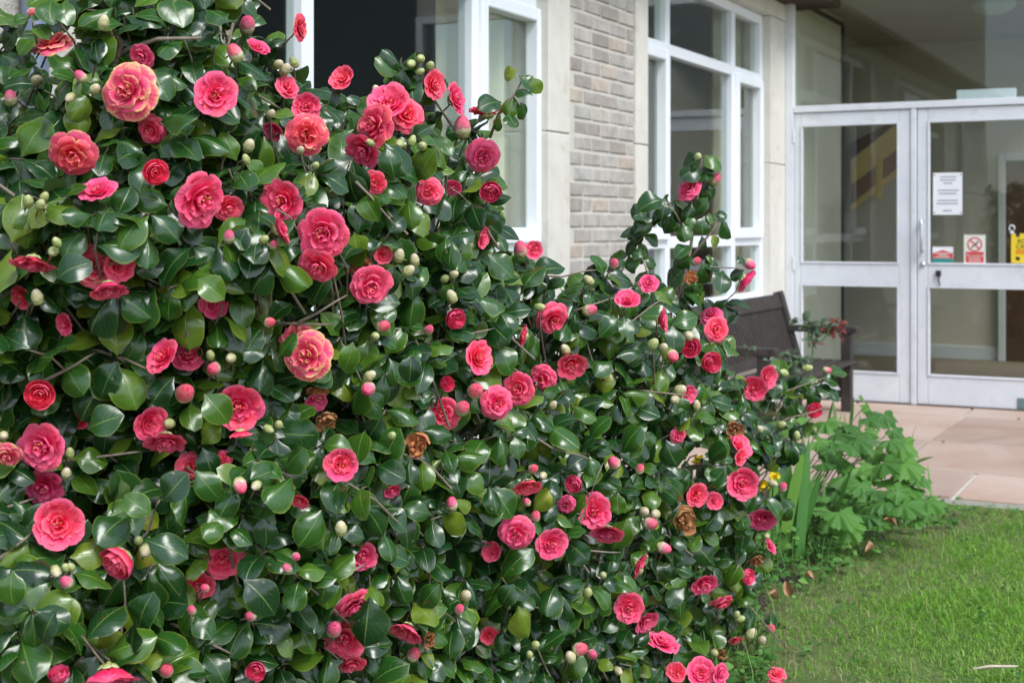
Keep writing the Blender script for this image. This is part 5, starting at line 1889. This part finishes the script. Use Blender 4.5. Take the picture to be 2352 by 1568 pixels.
rose(G(1835, 1075) * 1.0, [[(900, 1000), (920, 800), (925, 680), (900, 560), (880, 480)], [(925, 680), (1030, 660), (1090, 560), (1140, 440)], [(925, 690), (960, 740)]],
     [(800, 440, 5, .055, 'roseleaf'), (880, 520, 7, .06, 'roseleaf'), (1000, 520, 6, .055, 'roseleaf'), (940, 610, 5, .045, 'roseleaf'), (860, 660, 3, .04, 'roseleaf'),
      (1140, 450, 4, .045, 'rosered'), (1210, 470, 3, .055, 'rosered'), (1100, 550, 5, .055, 'rosered'), (1190, 570, 4, .06, 'rosered'), (970, 700, 2, .04, 'rosered')],
     'rose stem with grey-green and dark red young leaves in front of the bench arm', 6.9)
rose(G(1760, 1090), [[(560, 1150), (620, 1000), (700, 900)], [(620, 1000), (540, 880)], [(700, 900), (760, 880)]],
     [(540, 870, 4, .06, 'roseleaf'), (460, 890, 3, .05, 'roseleaf'), (620, 930, 6, .06, 'roseleaf'), (700, 830, 6, .055, 'roseleaf'), (720, 920, 6, .06, 'roseleaf'), (780, 880, 4, .05, 'roseleaf'), (640, 980, 5, .06, 'roseleaf'),
      (690, 1000, 4, .055, 'roseleaf'), (220, 760, 4, .05, 'roseleaf')],
     'low rose foliage, grey-green with purple tint, before the bench seat', 6.7)
rose(G(1505, 1150), [[(-420, 700), (-430, 560), (-440, 470)]], [(-440, 470, 6, .05, 'rosered'), (-430, 520, 4, .04, 'rosered')], 'tiny dark red rose shoot rising above the bush before the window', 6.2)


# ------------------------------------------------------------------ lawn grass, weeds, litter
def bed_edge(b):
    return 1.60 + 0.12 * math.sin(b * 2.1) + 0.06 * math.sin(b * 5.3 + 1)


def blades(name, n, gen, mat, parent=None):
    """tapered bent blades; gen(i) -> (pos, length, width, dir angle, lean, lr)"""
    V = np.zeros((n, 7, 3), np.float32)
    LR = np.zeros((n, 7), np.float32)
    keep = np.ones(n, bool)
    for i in range(n):
        g = gen(i)
        if g is None:
            keep[i] = False
            continue
        (px, py, pz_), L_, W_, an, lean, lr = g
        dx, dy = math.cos(an), math.sin(an)
        sx_, sy_ = -dy * W_ / 2, dx * W_ / 2
        for k_, (s, ww) in enumerate(((0, 1), (.4, .95), (.75, .65))):
            h_ = L_ * s * math.cos(lean * s)
            o_ = L_ * s * math.sin(lean * s)
            V[i, 2 * k_] = (px + dx * o_ + sx_ * ww, py + dy * o_ + sy_ * ww, pz_ + h_)
            V[i, 2 * k_ + 1] = (px + dx * o_ - sx_ * ww, py + dy * o_ - sy_ * ww, pz_ + h_)
        V[i, 6] = (px + dx * L_ * math.sin(lean), py + dy * L_ * math.sin(lean), pz_ + L_ * math.cos(lean))
        LR[i] = lr
    V, LR = V[keep], LR[keep]
    n = len(V)
    base = np.arange(n, dtype=np.int32)[:, None] * 7
    quads = np.concatenate([base + np.array([0, 1, 3, 2]), base + np.array([2, 3, 5, 4])], 0)
    tris = base + np.array([4, 5, 6])
    me = bpy.data.meshes.new(name)
    me.vertices.add(n * 7)
    me.vertices.foreach_set('co', V.ravel())
    loops = np.concatenate([quads.ravel(), tris.ravel()]).astype(np.int32)
    me.loops.add(len(loops))
    me.loops.foreach_set('vertex_index', loops)
    nq, nt_ = len(quads), len(tris)
    me.polygons.add(nq + nt_)
    me.polygons.foreach_set('loop_start', np.concatenate([np.arange(nq) * 4, nq * 4 + np.arange(nt_) * 3]).astype(np.int32))
    me.uv_layers.new(name='UVMap')
    at = me.attributes.new('lr', 'FLOAT', 'POINT')
    at.data.foreach_set('value', LR.ravel())
    me.materials.append(mat)
    me.update()
    me.validate()
    return link(name, me, parent)


def patch(x, y):
    return .5 + .25 * math.sin(x * 5.1 + 1.3 * math.sin(y * 4.1)) + .25 * math.sin(y * 6.3 + 1.7 * math.sin(x * 3.3))


def lawn_gen(i):
    b = random.uniform(3.36, 7.6)
    a = random.uniform(1.25, 4.4)
    e = bed_edge(b)
    w_ = (a - e + 0.17) / 0.80
    w_ = max(0.0, min(1.0, w_ + .5 * (patch(a * 3.1 + 4, b * 2.7) - .55)))
    if random.random() > w_ ** 1.4:
        return None
    p = AB(a, b, -0.036)
    vx = HX + p.x / p.y * FPX
    if vx > 2520 and random.random() < .7:
        return None
    q = patch(p.x, p.y)
    thin = max(0, 1 - (a - e) / .5)
    return ((p.x, p.y, p.z), random.uniform(.014, .046) * (.7 + .5 * q), random.uniform(.0012, .0028), random.uniform(0, 6.28), random.uniform(.5, 1.7),
            min(.999, max(0, random.gauss(.45 + .35 * (q - .5) + .2 * thin, .24))))


kind(blades('lawn_grass', 200000, lawn_gen, M['grass']), 'stuff')


def tuft_gen(i):
    g = lawn_gen(i)
    if g is None:
        return None
    p, L_, W_, an, lean, lr = g
    return (p, L_ * random.uniform(1.3, 2.0), W_ * 1.1, an, random.uniform(.7, 1.7), min(.999, lr + random.uniform(0, .35)))


kind(blades('long_grass', 16000, tuft_gen, M['grass']), 'stuff')

# small weeds on the edge of the bed
WT_ = [leaf_template(.38, .2, .1, .2, .05, 4, 2, 40 + i) for i in range(4)]
WV, WF, WU = [np.array(t_.v, np.float32) for t_ in WT_], [np.array(t_.f, np.int32) for t_ in WT_], [np.array(t_.uv, np.float32) for t_ in WT_]
wm, wi_, wl = [], [], []
for i in range(900):
    b = random.uniform(3.5, 6.6)
    e = bed_edge(b)
    a = e + random.gauss(-.25, .17)
    if a > e + .12 or a < .5:
        continue
    c = AB(a, b, -0.01)
    hgt = random.uniform(.01, .10) * (1.4 if b > 4.4 and a < e - .15 else .6)
    hue = random.random()
    for k_ in range(random.randint(4, 9)):
        an = random.uniform(0, 6.28)
        p = c + Vector((random.gauss(0, .02), random.gauss(0, .02), random.uniform(0, hgt)))
        dv = Vector((math.cos(an), math.sin(an), random.uniform(-.3, .6)))
        wm.append(frame(p, dv, Vector((random.gauss(0, .4), random.gauss(-.2, .4), 1)), random.uniform(.014, .038)))
        wi_.append(random.randrange(4))
        wl.append(min(.99, max(0, hue + random.gauss(0, .12))))
for i in range(900):      # broad-leaved weeds through the turf
    b = random.uniform(3.4, 7.4)
    a = bed_edge(b) + random.uniform(-.1, 2.2)
    c = AB(a, b, -0.02)
    for k_ in range(random.randint(2, 4)):
        an = random.uniform(0, 6.28)
        wm.append(frame(c + Vector((random.gauss(0, .01), random.gauss(0, .01), random.uniform(.006, .022))), Vector((math.cos(an), math.sin(an), random.uniform(-.1, .5))),
                        Vector((random.gauss(0, .3), random.gauss(0, .3), 1)), random.uniform(.010, .022)))
        wi_.append(random.randrange(4))
        wl.append(random.uniform(.5, .99))
kind(joined_leaves('weeds', wm, wi_, wl, WV, WF, WU, M['weed']), 'stuff')


def bed_grass(i):
    b = random.uniform(4.0, 6.4)
    e = bed_edge(b)
    a = e + random.gauss(-.22, .14)
    if a < .4:
        return None
    p = AB(a, b, -0.012)
    return ((p.x, p.y, p.z), random.uniform(.06, .20), random.uniform(.002, .004), random.uniform(0, 6.28), random.uniform(.2, 1.3), random.random())


kind(blades('bed_grass', 900, bed_grass, M['weed']), 'stuff')


def litter_gen(i):
    b = random.uniform(3.4, 7.4)
    a = bed_edge(b) + random.gauss(.05, .2)
    p = AB(a, b, 0.0)
    return ((p.x, p.y, p.z + random.uniform(-.036, -.018)), random.uniform(.02, .07), random.uniform(.001, .0022), random.uniform(0, 6.28), random.uniform(1.5, 1.6), 0.0)


kind(blades('dry_stems', 2600, litter_gen, M['straw']), 'stuff')

DRY = []
for i in range(4):
    mb = leaf_template(.26, -.3, .6, -.6, .5, 10, 6, 60 + i)
    DRY.append(mb.mesh('dry_leaf', M['deadleaf'], True))
LB = [(2064, 1213, .10, 'curled pale brown leaf below the lobed plant'), (2085, 1204, .09, 'long tan leaf fragment beside the curled pale leaf under the lobed plant'),
      (1873, 1336, .07, 'pinkish brown dry leaf near the weeds at the lawn edge'), (1816, 1378, .10, 'dark brown upright curled leaf by the lawn edge'), (1790, 1383, .08, 'pale tan dry leaf lying against the weeds'),
      (1985, 1272, .08, 'brown dry leaf tucked under the lobed foliage'), (2170, 1019, .05, 'small brown leaf scrap in the middle of the paving'), (2335, 966, .04, 'tiny dark leaf scrap on the paving close to the door')]
for (x, y, s, lab) in LB:
    s *= 0.62
    p = G(x, y)
    o = link('dry_leaf', random.choice(DRY))
    o.matrix_world = frame(p + Vector((0, 0, .004 + s * .06)), Vector((random.uniform(-1, 1), random.uniform(-.4, .4), random.uniform(-.05, .15))), Vector((random.gauss(0, .3), -.3, 1)), s)
    tag(o, lab, 'leaf')
sk = MB()
p, q = G(2234, 1545), G(2338, 1540)
sk.tube([p + Vector((0, 0, .012)), p.lerp(q, .4) + Vector((0, .004, .016)), p.lerp(q, .8) + Vector((0, -.003, .015)), q + Vector((0, 0, .014))], [.003, .004, .0038, .002], 7)
tag(sk.build('stick', M['stick'], smooth=True), 'short pale stick lying on the mown lawn', 'stick')
for (x, y, s, ty, face, lab) in ((1782, 1556, .062, 'o', Vector((-.2, -.5, .8)), 'fallen pink camellia flower lying on the lawn edge'), (1655, 1512, .075, 'd', Vector((.1, -.3, .9)), 'fallen withered brown camellia flower on the soil')):
    p = G(x, y)
    me = FM['o'][0][2] if ty == 'o' else WM['d'][0]
    o = link('fallen_flower', me)
    o.matrix_world = flower_matrix(p + Vector((0, 0, s * .18)), face, s, 1.0)
    tag(o, lab, 'flower')
